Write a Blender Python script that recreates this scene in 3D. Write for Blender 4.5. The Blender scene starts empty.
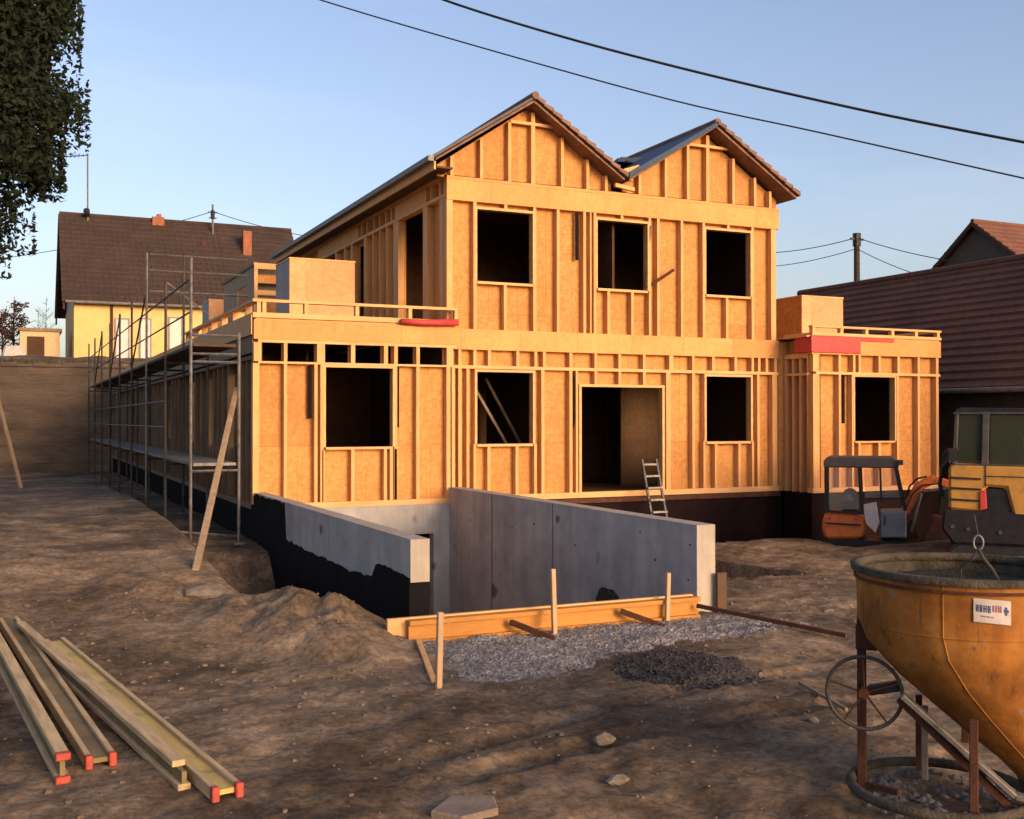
import bpy, math, random
import numpy as np
from mathutils import Vector, Matrix
R = math.radians
random.seed(7)
rng = np.random.RandomState(5)
scn = bpy.context.scene
COL = scn.collection

# ------------------------------------------------------------------ camera
F, YAW, PIT, ROL = 1078.05, 0.43527, 0.00933, -0.0007
CAM = Vector((-6.7707, -17.3391, 1.4295))
cd = bpy.data.cameras.new('camera'); cam = bpy.data.objects.new('camera', cd); COL.objects.link(cam)
cd.sensor_fit = 'HORIZONTAL'; cd.sensor_width = 36.0; cd.lens = F / 1024 * 36
cd.clip_start = 0.1; cd.clip_end = 3000
cam.location = CAM
cam.rotation_euler = (R(90) + PIT, -ROL, -YAW)
scn.camera = cam

# ------------------------------------------------------------------ sky + sun
SUN_EL, SUN_AZ = R(13.0), R(18.0)      # azimuth: from the facade normal (-y) towards +x
w = bpy.data.worlds.new("World"); scn.world = w; w.use_nodes = True
nt = w.node_tree; bg = nt.nodes['Background']
sky = nt.nodes.new('ShaderNodeTexSky'); sky.sky_type = 'NISHITA'; sky.sun_disc = False
sky.sun_elevation = SUN_EL; sky.sun_rotation = R(180) - SUN_AZ
sky.air_density = 1.0; sky.dust_density = 3.6; sky.ozone_density = 1.0; sky.altitude = 200
tint = nt.nodes.new('ShaderNodeMix'); tint.data_type = 'RGBA'; tint.blend_type = 'MULTIPLY'; tint.inputs[0].default_value = 1
tint.inputs[7].default_value = (1.0, .92, 1.0, 1)      # pinkish dusk air
nt.links.new(sky.outputs[0], tint.inputs[6]); 
tcw = nt.nodes.new('ShaderNodeTexCoord'); mpw = nt.nodes.new('ShaderNodeMapping'); mpw.inputs['Scale'].default_value = (1.2, 1.2, 7); mpw.inputs['Rotation'].default_value = (R(14), R(10), 0)
cn = nt.nodes.new('ShaderNodeTexNoise'); cn.inputs['Scale'].default_value = 1.6; cn.inputs['Detail'].default_value = 7; cn.inputs['Roughness'].default_value = .6
cr_ = nt.nodes.new('ShaderNodeValToRGB'); cr_.color_ramp.elements[0].position = .48; cr_.color_ramp.elements[0].color = (0,0,0,1); cr_.color_ramp.elements[1].position = .75; cr_.color_ramp.elements[1].color = (.06,.06,.06,1)
cm = nt.nodes.new('ShaderNodeMix'); cm.data_type = 'RGBA'; cm.inputs[7].default_value = (6.5, 6.6, 7.6, 1)      # thin high cloud
nt.links.new(tcw.outputs['Generated'], mpw.inputs[0]); nt.links.new(mpw.outputs[0], cn.inputs['Vector']); nt.links.new(cn.outputs['Fac'], cr_.inputs[0])
nt.links.new(cr_.outputs[0], cm.inputs[0]); nt.links.new(tint.outputs[2], cm.inputs[6]); nt.links.new(cm.outputs[2], bg.inputs[0]); bg.inputs[1].default_value = 0.15
sd = bpy.data.lights.new('sun', 'SUN'); sun = bpy.data.objects.new('sun', sd); COL.objects.link(sun)
sd.energy = 2.0; sd.angle = R(26); sd.color = (1.0, 0.65, 0.38)
S = Vector((math.sin(SUN_AZ) * math.cos(SUN_EL), -math.cos(SUN_AZ) * math.cos(SUN_EL), math.sin(SUN_EL)))
sun.rotation_euler = S.to_track_quat('Z', 'Y').to_euler()
scn.view_settings.view_transform = 'Standard'; scn.view_settings.look = 'None'
scn.view_settings.exposure = 0.85; scn.view_settings.gamma = 1.0

# ------------------------------------------------------------------ geometry helpers
def ray(u, v):
    a = (u - 512) / F; b = -(v - 409.5) / F
    c, s = math.cos(ROL), math.sin(ROL); r = a * c + b * s; up2 = -a * s + b * c
    c, s = math.cos(PIT), math.sin(PIT); fw = c - up2 * s; up = s + up2 * c
    c, s = math.cos(YAW), math.sin(YAW)
    return Vector((r * c + fw * s, -r * s + fw * c, up))
def aty(u, v, y): d = ray(u, v); return CAM + d * ((y - CAM.y) / d.y)
def atx(u, v, x): d = ray(u, v); return CAM + d * ((x - CAM.x) / d.x)
def atz(u, v, z): d = ray(u, v); return CAM + d * ((z - CAM.z) / d.z)
def atd(u, v, t): return CAM + ray(u, v) * t
def X0(u, y=0.0): return aty(u, 420, y).x

ROOT = {}
class MB:
    def __init__(s): s.v = []; s.f = []
    def add(s, vs, fs):
        n = len(s.v); s.v += [tuple(p) for p in vs]; s.f += [tuple(i + n for i in f) for f in fs]; return s
    def box(s, x0, x1, y0, y1, z0, z1):
        if x0 > x1: x0, x1 = x1, x0
        if y0 > y1: y0, y1 = y1, y0
        if z0 > z1: z0, z1 = z1, z0
        return s.add([(x0,y0,z0),(x1,y0,z0),(x1,y1,z0),(x0,y1,z0),(x0,y0,z1),(x1,y0,z1),(x1,y1,z1),(x0,y1,z1)],
                     [(0,3,2,1),(4,5,6,7),(0,1,5,4),(1,2,6,5),(2,3,7,6),(3,0,4,7)])
    def bar(s, a, b, w, h=None, up=(0,0,1)):
        a = Vector(a); b = Vector(b); h = h or w
        d = (b - a).normalized(); u = Vector(up)
        if abs(d.dot(u)) > .98: u = Vector((0,1,0))
        r = d.cross(u).normalized(); u = r.cross(d)
        vs = [p + r*sx*w/2 + u*sz*h/2 for p in (a, b) for sx, sz in ((-1,-1),(1,-1),(1,1),(-1,1))]
        return s.add(vs, [(0,1,2,3),(7,6,5,4),(0,4,5,1),(1,5,6,2),(2,6,7,3),(3,7,4,0)])
    def tube(s, pts, r, n=8, cap=True, closed=False):
        pts = [Vector(p) for p in pts]; N = len(pts); rs = r if isinstance(r, (list, tuple)) else [r]*N
        vs = []; prev = None
        for i, p in enumerate(pts):
            if closed: d = (pts[(i+1) % N] - pts[i-1]).normalized()
            else: d = (pts[min(i+1, N-1)] - pts[max(i-1, 0)]).normalized()
            if prev is None:
                a = Vector((0,0,1)) if abs(d.z) < .9 else Vector((1,0,0)); x = d.cross(a).normalized()
            else: x = (prev - d * prev.dot(d)).normalized()
            prev = x; y = d.cross(x)
            vs += [p + (x*math.cos(t) + y*math.sin(t))*rs[i] for t in [2*math.pi*k/n for k in range(n)]]
        fs = []
        for i in range(N if closed else N-1):
            j = (i+1) % N
            for k in range(n): fs.append((i*n+k, i*n+(k+1)%n, j*n+(k+1)%n, j*n+k))
        if cap and not closed: fs += [tuple(range(n))[::-1], tuple((N-1)*n+k for k in range(n))]
        return s.add(vs, fs)
    def prism(s, poly, axis, a, b):
        n = len(poly)
        def P(q, t):
            return (t, q[0], q[1]) if axis == 'x' else (q[0], t, q[1]) if axis == 'y' else (q[0], q[1], t)
        vs = [P(q, a) for q in poly] + [P(q, b) for q in poly]
        return s.add(vs, [tuple(range(n))[::-1], tuple(range(n, 2*n))] + [(i, (i+1)%n, (i+1)%n+n, i+n) for i in range(n)])
    def build(s, name, mat, parent=None, world=True, loc=None, smooth=False, bevel=0):
        me = bpy.data.meshes.new(name); o = bpy.data.objects.new(name, me); COL.objects.link(o)
        vs = s.v
        if parent is not None:
            root = ROOT.get(parent.name, parent); ROOT[o.name] = root
            o.parent = parent
            if world:
                mi = RM[root.name]; vs = [tuple(mi @ Vector(p)) for p in vs]
        elif loc is not None:
            o.location = loc; vs = [(p[0]-loc[0], p[1]-loc[1], p[2]-loc[2]) for p in vs]
        elif world:
            a = np.array(vs); c = ((a[:,0].min()+a[:,0].max())/2, (a[:,1].min()+a[:,1].max())/2, a[:,2].min())
            o.location = c; vs = (a - np.array(c)).tolist()
        me.from_pydata(vs, [], s.f); me.materials.append(mat)
        me.update()
        import bmesh
        bm = bmesh.new(); bm.from_mesh(me); bmesh.ops.recalc_face_normals(bm, faces=bm.faces)
        if bevel:
            bmesh.ops.bevel(bm, geom=list(bm.edges), offset=bevel, segments=1, affect='EDGES', clamp_overlap=True)
        bm.to_mesh(me); bm.free()
        if smooth:
            for p in me.polygons: p.use_smooth = True
        return o
RM = {}
def tag(o, label=None, cat=None, group=None, kind=None):
    if label: o['label'] = label
    if cat: o['category'] = cat
    if group: o['group'] = group
    if kind: o['kind'] = kind
    return o
def thing(name, label, cat, loc=(0,0,0), rz=0.0, group=None):
    o = bpy.data.objects.new(name, None); COL.objects.link(o); o.empty_display_size = .2
    o.location = loc; o.rotation_euler = (0, 0, rz)
    RM[o.name] = (Matrix.Translation(Vector(loc)) @ Matrix.Rotation(rz, 4, 'Z')).inverted()
    return tag(o, label, cat, group)

# ------------------------------------------------------------------ materials
def mat(name, rough=.8, metal=0.0, spec=.3):
    m = bpy.data.materials.new(name); m.use_nodes = True; n = m.node_tree.nodes; b = n['Principled BSDF']
    b.inputs['Roughness'].default_value = rough; b.inputs['Metallic'].default_value = metal
    b.inputs['Specular IOR Level'].default_value = spec
    return m, n, m.node_tree.links, b
def coords(n, l, scale=(1,1,1), loc=(0,0,0), rot=(0,0,0), kind='Object'):
    t = n.new('ShaderNodeTexCoord'); mp = n.new('ShaderNodeMapping')
    mp.inputs['Scale'].default_value = scale; mp.inputs['Location'].default_value = loc; mp.inputs['Rotation'].default_value = rot
    l.new(t.outputs[kind], mp.inputs[0]); return mp.outputs[0]
def noise(n, l, vec, scale, detail=6, rough=.6):
    t = n.new('ShaderNodeTexNoise'); t.inputs['Scale'].default_value = scale; t.inputs['Detail'].default_value = detail
    t.inputs['Roughness'].default_value = rough; l.new(vec, t.inputs['Vector']); return t.outputs['Fac']
def ramp(n, l, fac, stops):
    r = n.new('ShaderNodeValToRGB'); e = r.color_ramp.elements
    while len(e) < len(stops): e.new(.5)
    for i, (p, c) in enumerate(stops):
        e[i].position = p; e[i].color = (c, c, c, 1) if not isinstance(c, tuple) else (*c, 1)
    l.new(fac, r.inputs[0]); return r.outputs[0]
def mix(n, l, fac, a, b, mode='MIX'):
    m = n.new('ShaderNodeMix'); m.data_type = 'RGBA'; m.blend_type = mode
    for sock, val in ((m.inputs[0], fac), (m.inputs[6], a), (m.inputs[7], b)):
        if isinstance(val, (int, float)): sock.default_value = val
        elif isinstance(val, tuple): sock.default_value = (*val, 1)
        else: l.new(val, sock)
    return m.outputs[2]
def bump(n, l, b, h, strength=.3, dist=.02, prev=None):
    k = n.new('ShaderNodeBump'); k.inputs['Strength'].default_value = strength; k.inputs['Distance'].default_value = dist
    l.new(h, k.inputs['Height'])
    if prev is not None: l.new(prev, k.inputs['Normal'])
    l.new(k.outputs[0], b.inputs['Normal']); return k.outputs[0]
def simple(name, c1, c2=None, rough=.8, metal=0., sc=6, spec=.3, bstr=.2, bd=.01, stretch=(1,1,1), det=6, lo=.35, hi=.65):
    m, n, l, b = mat(name, rough, metal, spec)
    c2 = c2 or tuple(x*.75 for x in c1)
    v = coords(n, l, stretch); f = noise(n, l, v, sc, det)
    l.new(ramp(n, l, f, [(lo, c1), (hi, c2)]), b.inputs['Base Color'])
    f2 = noise(n, l, v, sc*6, 4)
    if bstr: bump(n, l, b, f2, bstr, bd)
    return m

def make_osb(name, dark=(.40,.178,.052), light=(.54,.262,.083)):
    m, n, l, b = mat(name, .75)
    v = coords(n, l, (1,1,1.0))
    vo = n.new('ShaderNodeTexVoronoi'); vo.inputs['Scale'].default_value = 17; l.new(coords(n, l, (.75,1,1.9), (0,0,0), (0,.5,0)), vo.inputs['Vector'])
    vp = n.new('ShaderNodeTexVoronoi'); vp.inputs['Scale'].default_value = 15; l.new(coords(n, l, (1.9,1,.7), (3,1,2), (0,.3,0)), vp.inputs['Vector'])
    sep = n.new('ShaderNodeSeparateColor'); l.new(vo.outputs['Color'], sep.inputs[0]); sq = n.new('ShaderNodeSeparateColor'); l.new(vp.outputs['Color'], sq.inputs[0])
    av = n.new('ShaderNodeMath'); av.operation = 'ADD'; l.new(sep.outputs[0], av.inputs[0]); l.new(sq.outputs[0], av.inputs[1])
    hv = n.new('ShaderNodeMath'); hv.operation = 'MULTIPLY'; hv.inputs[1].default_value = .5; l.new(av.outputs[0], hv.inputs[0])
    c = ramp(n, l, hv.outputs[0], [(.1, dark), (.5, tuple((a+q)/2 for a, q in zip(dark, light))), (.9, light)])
    bk_ = n.new('ShaderNodeTexBrick'); l.new(coords(n, l, (1,1,1), (.31,0,.2), (R(90),0,0)), bk_.inputs['Vector'])
    bk_.inputs['Color1'].default_value = (.86,.84,.80,1); bk_.inputs['Color2'].default_value = (1.08,1.08,1.06,1); bk_.inputs['Mortar'].default_value = (.5,.45,.4,1)
    bk_.inputs['Scale'].default_value = 1; bk_.inputs['Brick Width'].default_value = 1.15; bk_.inputs['Row Height'].default_value = 2.3; bk_.inputs['Mortar Size'].default_value = .004; bk_.inputs['Bias'].default_value = 0
    c = mix(n, l, .8, c, bk_.outputs['Color'], 'MULTIPLY')
    big = noise(n, l, v, 1.6, 5); c = mix(n, l, .55, c, ramp(n, l, big, [(.3, (.80,.76,.70)), (.7, (1.12,1.1,1.08))]), 'MULTIPLY')
    # board joints of the sheathing sheets
    l.new(c, b.inputs['Base Color']); bump(n, l, b, sep.outputs[1], .15, .004)
    return m
M = {}
M['osb'] = make_osb('osb')
M['osb_beam'] = make_osb('osb_beam', (.54,.262,.087), (.63,.315,.112))
M['osb_shaded'] = make_osb('osb_shaded', (.085,.040,.018), (.12,.060,.027))  # OSB with indoor shade painted in, far darker than the outer sheets
M['partition_shaded'] = make_osb('partition_shaded', (.07,.036,.015), (.10,.055,.022))  # partition board, room shade put into its colour
M['timber'] = simple('timber', (.62,.345,.138), (.50,.262,.10), .7, sc=3, stretch=(3,3,.5), bstr=.1)
M['timber_h'] = simple('timber_h', (.65,.375,.163), (.53,.295,.115), .7, sc=3, stretch=(.5,3,3), bstr=.1)
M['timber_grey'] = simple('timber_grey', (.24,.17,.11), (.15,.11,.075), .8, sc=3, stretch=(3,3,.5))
M['timber_worn'] = simple('timber_worn', (.36,.26,.16), (.26,.18,.11), .8, sc=3, stretch=(3,3,.5))
M['stake_wood'] = simple('stake_wood', (.46,.31,.18), (.36,.24,.13), .8, sc=3, stretch=(3,3,.5))
M['siding_dark'] = simple('siding_dark', (.105,.062,.033), (.060,.038,.022), .85, sc=2)  # brown board, darkened to paint in shade on the left wing side
M['dark_void'] = simple('dark_void', (.075,.036,.018), (.05,.025,.013), .9, bstr=0)  # room shade as dark brown walls; also plain dark doors and barge boards
M['bitumen'] = simple('bitumen', (.006,.0055,.006), (.010,.009,.010), .9, sc=3, bstr=.3, spec=.08)
M['membrane_brown'] = simple('membrane_brown', (.014,.006,.005), (.008,.004,.004), .85, sc=2, spec=.1)
M['tube_dark'] = simple('tube_dark', (.07,.065,.06), (.04,.038,.035), .6, .3, sc=8)  # scaffold steel with shade painted in; also the handwheel's dark metal
M['black'] = simple('black', (.012,.012,.013), (.02,.02,.02), .5)
M['steel'] = simple('steel', (.20,.195,.185), (.11,.105,.10), .45, .7, sc=10)
M['steel_dull'] = simple('steel_dull', (.20,.19,.18), (.12,.11,.10), .6, .4, sc=10)
M['blue_membrane'] = simple('blue_membrane', (.018,.050,.115), (.012,.030,.070), .6, sc=4)
M['red'] = simple('red', (.52,.055,.05), (.38,.04,.04), .5, sc=5, bstr=.4, bd=.02)
M['orange_red'] = simple('orange_red', (.62,.16,.05), (.5,.11,.04), .6)
M['grey_panel'] = simple('grey_panel', (.22,.23,.26), (.16,.17,.19), .6, sc=3)
M['stucco'] = simple('stucco', (.62,.44,.18), (.54,.38,.15), .9, sc=2)
M['white_door'] = simple('white_door', (.62,.55,.50), (.54,.48,.44), .7)
M['stone_wall'] = simple('stone_wall', (.125,.092,.066), (.065,.048,.036), .95, sc=.9, bstr=.9, bd=.08, det=12, stretch=(.6,.6,1.6))
M['brick'] = simple('brick', (.30,.11,.06), (.20,.075,.04), .85, sc=6)
M['gable_board'] = simple('gable_board', (.10,.075,.06), (.07,.055,.045), .9, sc=3, stretch=(1,6,1))
M['orange_paint'] = simple('orange_paint', (.62,.145,.030), (.26,.09,.035), .45, sc=7, spec=.4, det=10, lo=.48, hi=.80)
M['yellow_paint'] = simple('yellow_paint', (.40,.205,.042), (.25,.14,.042), .55, sc=7, spec=.35, det=10, lo=.45, hi=.72)
M['dark_blue'] = simple('dark_blue', (.010,.011,.018), (.022,.020,.022), .7, sc=7, spec=.15, det=10)
M['cab_grey'] = simple('cab_grey', (.06,.06,.065), (.035,.035,.038), .6, sc=8)
M['rust'] = simple('rust', (.09,.032,.016), (.05,.02,.012), .85, sc=12, bstr=.5)
M['leaf'] = simple('leaf', (.006,.012,.005), (.011,.020,.008), .95, sc=1.2, bstr=0)
M['leaf_red'] = simple('leaf_red', (.09,.03,.03), (.05,.022,.02), .8, bstr=0)
M['bark'] = simple('bark', (.06,.045,.035), (.035,.027,.02), .95, sc=10, bstr=.6)
M['sticker'] = simple('sticker', (.50,.47,.45), (.34,.31,.29), .6, sc=9, bstr=0)
M['ink_blue'] = simple('ink_blue', (.05,.06,.16), None, .6, bstr=0)
M['ink_red'] = simple('ink_red', (.32,.10,.12), None, .6, bstr=0)
M['stone'] = simple('stone', (.21,.175,.14), (.12,.10,.08), .9, sc=8, bstr=.6, bd=.02)
M['slab'] = simple('slab', (.22,.17,.13), (.15,.115,.09), .9, sc=4, bstr=.5)
M['redcap'] = simple('redcap', (.42,.065,.04), (.25,.05,.035), .7, sc=14)
M['cream'] = simple('cream', (.52,.40,.22), (.44,.33,.19), .9)
M['dark_residue'] = simple('dark_residue', (.040,.036,.026), (.018,.016,.012), .9, sc=6, bstr=.8, bd=.03)
M['rope'] = simple('rope', (.05,.046,.042), None, .8)

def concrete(name, c1=(.41,.395,.38), c2=(.27,.255,.245), stain=True):
    m, n, l, b = mat(name, .85)
    v = coords(n, l); f = noise(n, l, v, 1.6, 8, .65)
    c = ramp(n, l, f, [(.32, c2), (.66, c1)])
    vs = coords(n, l, (6, 6, .35)); g = noise(n, l, vs, 1.0, 4)
    c = mix(n, l, .4, c, ramp(n, l, g, [(.35, (.72,.70,.68)), (.6, (1.08,1.08,1.08))]), 'MULTIPLY')
    if stain:
        s2 = noise(n, l, coords(n, l, (1,1,1), (3.7,1.3,.4)), 2.3, 2, .4)
        c = mix(n, l, ramp(n, l, s2, [(.70, 0.0), (.76, .8)]), c, (.05,.045,.045))
    l.new(c, b.inputs['Base Color']); bump(n, l, b, noise(n, l, v, 30, 6), .35, .006)
    return m
M['concrete'] = concrete('concrete')
M['concrete_pale'] = concrete('concrete_pale', (.38,.34,.28), (.28,.25,.21), False)

def tiles(name, ca, cb, rough=.85):
    m, n, l, b = mat(name, rough)
    v = coords(n, l)
    f = noise(n, l, v, 7, 5); g = noise(n, l, v, .8, 4)
    c = ramp(n, l, f, [(.3, ca), (.7, cb)]); c = mix(n, l, .6, c, ramp(n, l, g, [(.35, (.7,.7,.7)), (.65, (1.15,1.12,1.1))]), 'MULTIPLY')
    l.new(c, b.inputs['Base Color']); bump(n, l, b, f, .4, .01)
    return m
M['tile_brown'] = tiles('tile_brown', (.24,.14,.095), (.13,.08,.06))
M['tile_dark'] = tiles('tile_dark', (.058,.037,.029), (.034,.023,.019))
M['tile_barn'] = tiles('tile_barn', (.125,.054,.030), (.075,.035,.022))
M['tile_red'] = tiles('tile_red', (.19,.080,.048), (.12,.055,.035))
M['roof_grey'] = simple('roof_grey', (.11,.10,.10), (.08,.07,.07), .7)

def make_soil():
    m, n, l, b = mat('soil', .95, spec=.15)
    v = coords(n, l)
    big = noise(n, l, v, .55, 5, .6); mid = noise(n, l, v, 2.6, 7, .7); fine = noise(n, l, v, 17, 8, .75)
    c = ramp(n, l, mid, [(.32, (.088,.062,.039)), (.5, (.168,.122,.078)), (.68, (.265,.200,.134))])
    c2 = ramp(n, l, big, [(.40, (.42,.40,.40)), (.60, (1.2,1.17,1.15))])
    c = mix(n, l, .9, c, c2, 'MULTIPLY')
    c = mix(n, l, .75, c, ramp(n, l, fine, [(.36, (.40,.38,.37)), (.60, (1.35,1.35,1.35))]), 'MULTIPLY')
    vo = n.new('ShaderNodeTexVoronoi'); vo.inputs['Scale'].default_value = 28; l.new(v, vo.inputs['Vector'])
    sp = ramp(n, l, vo.outputs['Distance'], [(.05, 1.0), (.13, 0.0)])
    sel = ramp(n, l, noise(n, l, v, 9, 2), [(.60, 0.0), (.66, 1.0)])
    mu = n.new('ShaderNodeMath'); mu.operation = 'MULTIPLY'; l.new(sp, mu.inputs[0]); l.new(sel, mu.inputs[1])
    c = mix(n, l, mu.outputs[0], c, (.30,.25,.21))
    l.new(c, b.inputs['Base Color'])
    p = bump(n, l, b, mid, .25, .04); p = bump(n, l, b, fine, .6, .015, p)
    return m
M['soil'] = make_soil()
def make_gravel(name, a, bcol):
    m, n, l, b = mat(name, .9)
    v = coords(n, l); vo = n.new('ShaderNodeTexVoronoi'); vo.inputs['Scale'].default_value = 38; l.new(v, vo.inputs['Vector'])
    sep = n.new('ShaderNodeSeparateColor'); l.new(vo.outputs['Color'], sep.inputs[0])
    c = ramp(n, l, sep.outputs[0], [(0, a), (1, bcol)])
    c = mix(n, l, .8, c, ramp(n, l, noise(n, l, v, 2.2, 5), [(.35, (.65,.62,.6)), (.65, (1.1,1.1,1.1))]), 'MULTIPLY')
    l.new(c, b.inputs['Base Color']); bump(n, l, b, vo.outputs['Distance'], .8, .02)
    return m
M['gravel'] = make_gravel('gravel', (.14,.128,.12), (.31,.288,.27))
M['gravel_dark'] = make_gravel('gravel_dark', (.022,.020,.020), (.06,.052,.048))

def make_bucket():
    m, n, l, b = mat('bucket_paint', .75, spec=.2)
    v = coords(n, l); f = noise(n, l, v, 2.2, 8, .7); g = noise(n, l, v, 9, 6, .7)
    c = ramp(n, l, f, [(.30, (.14,.052,.013)), (.5, (.30,.118,.022)), (.72, (.44,.205,.05))])
    c = mix(n, l, ramp(n, l, g, [(.60, 0.0), (.72, .75)]), c, (.10,.045,.02))
    st = noise(n, l, coords(n, l, (5,5,.5)), 1.5, 5); c = mix(n, l, .6, c, ramp(n, l, st, [(.35, (.6,.55,.5)), (.6, (1.08,1.08,1.08))]), 'MULTIPLY')
    sp = noise(n, l, coords(n, l, (1,1,.6), (5,2,1)), 14, 3, .6); c = mix(n, l, ramp(n, l, sp, [(.66, 0.0), (.70, .7)]), c, (.22,.19,.15))
    dr_ = noise(n, l, coords(n, l, (9,9,.7), (2,2,0)), 2.2, 3); c = mix(n, l, ramp(n, l, dr_, [(.60, 0.0), (.70, .55)]), c, (.08,.04,.02))
    l.new(c, b.inputs['Base Color']); bump(n, l, b, g, .3, .01)
    return m
M['bucket_paint'] = make_bucket()
M['cement_crust'] = simple('cement_crust', (.085,.072,.05), (.03,.026,.018), .9, sc=7, bstr=.8, bd=.02)
def make_web():
    m, n, l, b = mat('beam_web', .6)
    v = coords(n, l, (.6, 8, 8)); f = noise(n, l, v, 2, 5)
    c = ramp(n, l, f, [(.3, (.38,.27,.07)), (.7, (.56,.42,.13))])
    c = mix(n, l, ramp(n, l, noise(n, l, coords(n, l), 5, 5), [(.52, 0.0), (.72, .55)]), c, (.12,.09,.05))
    l.new(c, b.inputs['Base Color']); return m
M['beam_web'] = make_web()
M['beam_web_dirty'] = simple('beam_web_dirty', (.20,.15,.065), (.12,.09,.05), .8, sc=4)
M['beam_flange'] = simple('beam_flange', (.52,.38,.20), (.32,.23,.13), .8, sc=4, stretch=(.6,6,6))
M['formwork'] = simple('formwork', (.46,.205,.038), (.34,.15,.03), .6, sc=3, stretch=(.6,4,4))
def make_glass(name, tint=(.5,.6,.5), alpha=.35):
    m, n, l, b = mat(name, .05, spec=.5)
    b.inputs['Base Color'].default_value = (*tint, 1); b.inputs['Alpha'].default_value = alpha
    return m
M['cab_glass'] = make_glass('cab_glass', (.035,.045,.032), .6)
M['cab_glass_clear'] = make_glass('cab_glass_clear', (.45,.42,.36), .22)

# ------------------------------------------------------------------ value noise
_tab = rng.rand(256, 256)
def vnoise(x, y):
    xi = np.floor(x).astype(int); yi = np.floor(y).astype(int); fx = x - xi; fy = y - yi
    fx = fx*fx*(3-2*fx); fy = fy*fy*(3-2*fy)
    a = _tab[xi & 255, yi & 255]; b = _tab[(xi+1) & 255, yi & 255]; c = _tab[xi & 255, (yi+1) & 255]; d = _tab[(xi+1) & 255, (yi+1) & 255]
    return (a*(1-fx)+b*fx)*(1-fy) + (c*(1-fx)+d*fx)*fy - .5
def fbm(x, y, s, o=5, g=.5):
    r = 0; a = 1.0
    for i in range(o): r = r + a*vnoise(x*s+17.3*i, y*s+5.1*i); a *= g; s *= 2.03
    return r
def ss(t, a, b):
    t = np.clip((t-a)/(b-a), 0, 1); return t*t*(3-2*t)

# ------------------------------------------------------------------ ground
AY = -0.17; RY = -0.85; AX = -3.28; WX = 7.18; RX0 = 7.31; RX1 = 10.67
def ground_z(x, y):
    h = -.68 + 0*x
    left = ss(-x, 4.15, 4.7)
    h = h + left*(.60*ss(y, -8.5, -2) - .42*ss(y, 6, 20)) + .18*ss(-x, 6, 12)*ss(y, -14, -6)
    # pit along the left wing
    pit = ss(x, -4.65, -4.05)*ss(y, -5.9, -4.6)*(1-ss(y, -2.4, -1.1))*(x < 3)
    h = h + .18*ss(x, -4.7, -4.1)*ss(y, -2.2, -1.2)*(x < 3)
    h = h*(1-pit) + -1.35*pit
    # spoil mounds beside the black wall
    def g(cx, cy, rx, ry, a, rot=0):
        c, s = math.cos(rot), math.sin(rot); dx = (x-cx)*c + (y-cy)*s; dy = -(x-cx)*s + (y-cy)*c
        return a*np.exp(-(dx/rx)**2 - (dy/ry)**2)
    lump = g(-4.05, -7.5, .5, .85, .27) + g(-4.45, -6.6, .5, .75, .26) + g(-4.0, -6.9, .4, .5, .16) + g(-5.4, -5.2, .6, .5, .12) 
    h = h + lump*(1+.8*fbm(x, y, 2.6, 4))*(1-ss(x, -3.28, -3.12))
    # trench along the foundation at the right
    tr = ss(x, .26, .5)*ss(y, -2.0, -1.4); h = h*(1-tr) + (-1.35)*tr
    tr2 = ss(x, 5.9, 6.5)*ss(y, -3.4, -2.9)*ss(-x, -13.5, -12.5); h = h*(1-tr2) + (-1.40)*tr2
    h = h + g(5.4, -2.6, 2.2, .5, .05) + g(9.5, -4.2, 2.5, .5, .10) + g(2.5, -5.5, 1.6, .8, .06)
    n = .09*fbm(x, y, .45, 3) + .032*fbm(x, y, 1.5, 3) + .024*fbm(x, y, 6.5, 4, .7)
    # tyre tracks
    for off in (0, 1.15, 2.9, 4.0):
        c_ = y + 10.1 + off*.55*(1 if off < 2 else -1) - .22*x*(1 if off < 2 else -.9) + .25*np.sin(x*.7+off) ; along = x*1.02
        prof = np.exp(-(c_/.11)**4); edge = np.exp(-((np.abs(c_)-.17)/.05)**2)
        wgt = ss(x, -6.5, -5.5)*(1-ss(x, 2.2, 3.2))*ss(y, -14, -13)*(1-ss(y, -7.9, -7.4))*np.clip(.55+1.4*fbm(x, y, .8, 2), 0, 1)
        h = h + wgt*(-.026*prof + .014*edge + .009*prof*np.sign(np.sin(along*44 + 9*np.abs(c_))))
    t = (x*.80 + y*.60); tk = np.sin(t*14)*.012*np.exp(-(((-.6*x+.8*y)+8.6)/.5)**2)
    h = h + n + tk
    # ramp down to the garage
    rm = ss(x, -3.2, -3.12)*(1-ss(x, .08, .16))*(y > -7.9)
    h = np.where(rm > 0, h*(1-rm) + rm*(-.66 - 1.7*ss(y, -7.7, -1.5) - (y > -7.9)*0), h)
    ho = ((x > -3.2) & (y > 0.3) & (x < 7.3) & (y < 26.6)) | ((x > 7.2) & (x < 10.8) & (y > -.5) & (y < 12))
    h = np.where(ho, -1.6, h)
    # upper terrace beyond the retaining wall
    bank = ss(y, 26.9, 27.25)*(1-ss(x, 12, 18))
    h = h*(1-bank) + bank*(3.55 + .9*ss(y, 28, 37) + .18*fbm(x, y, .7, 4))
    return h
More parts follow.
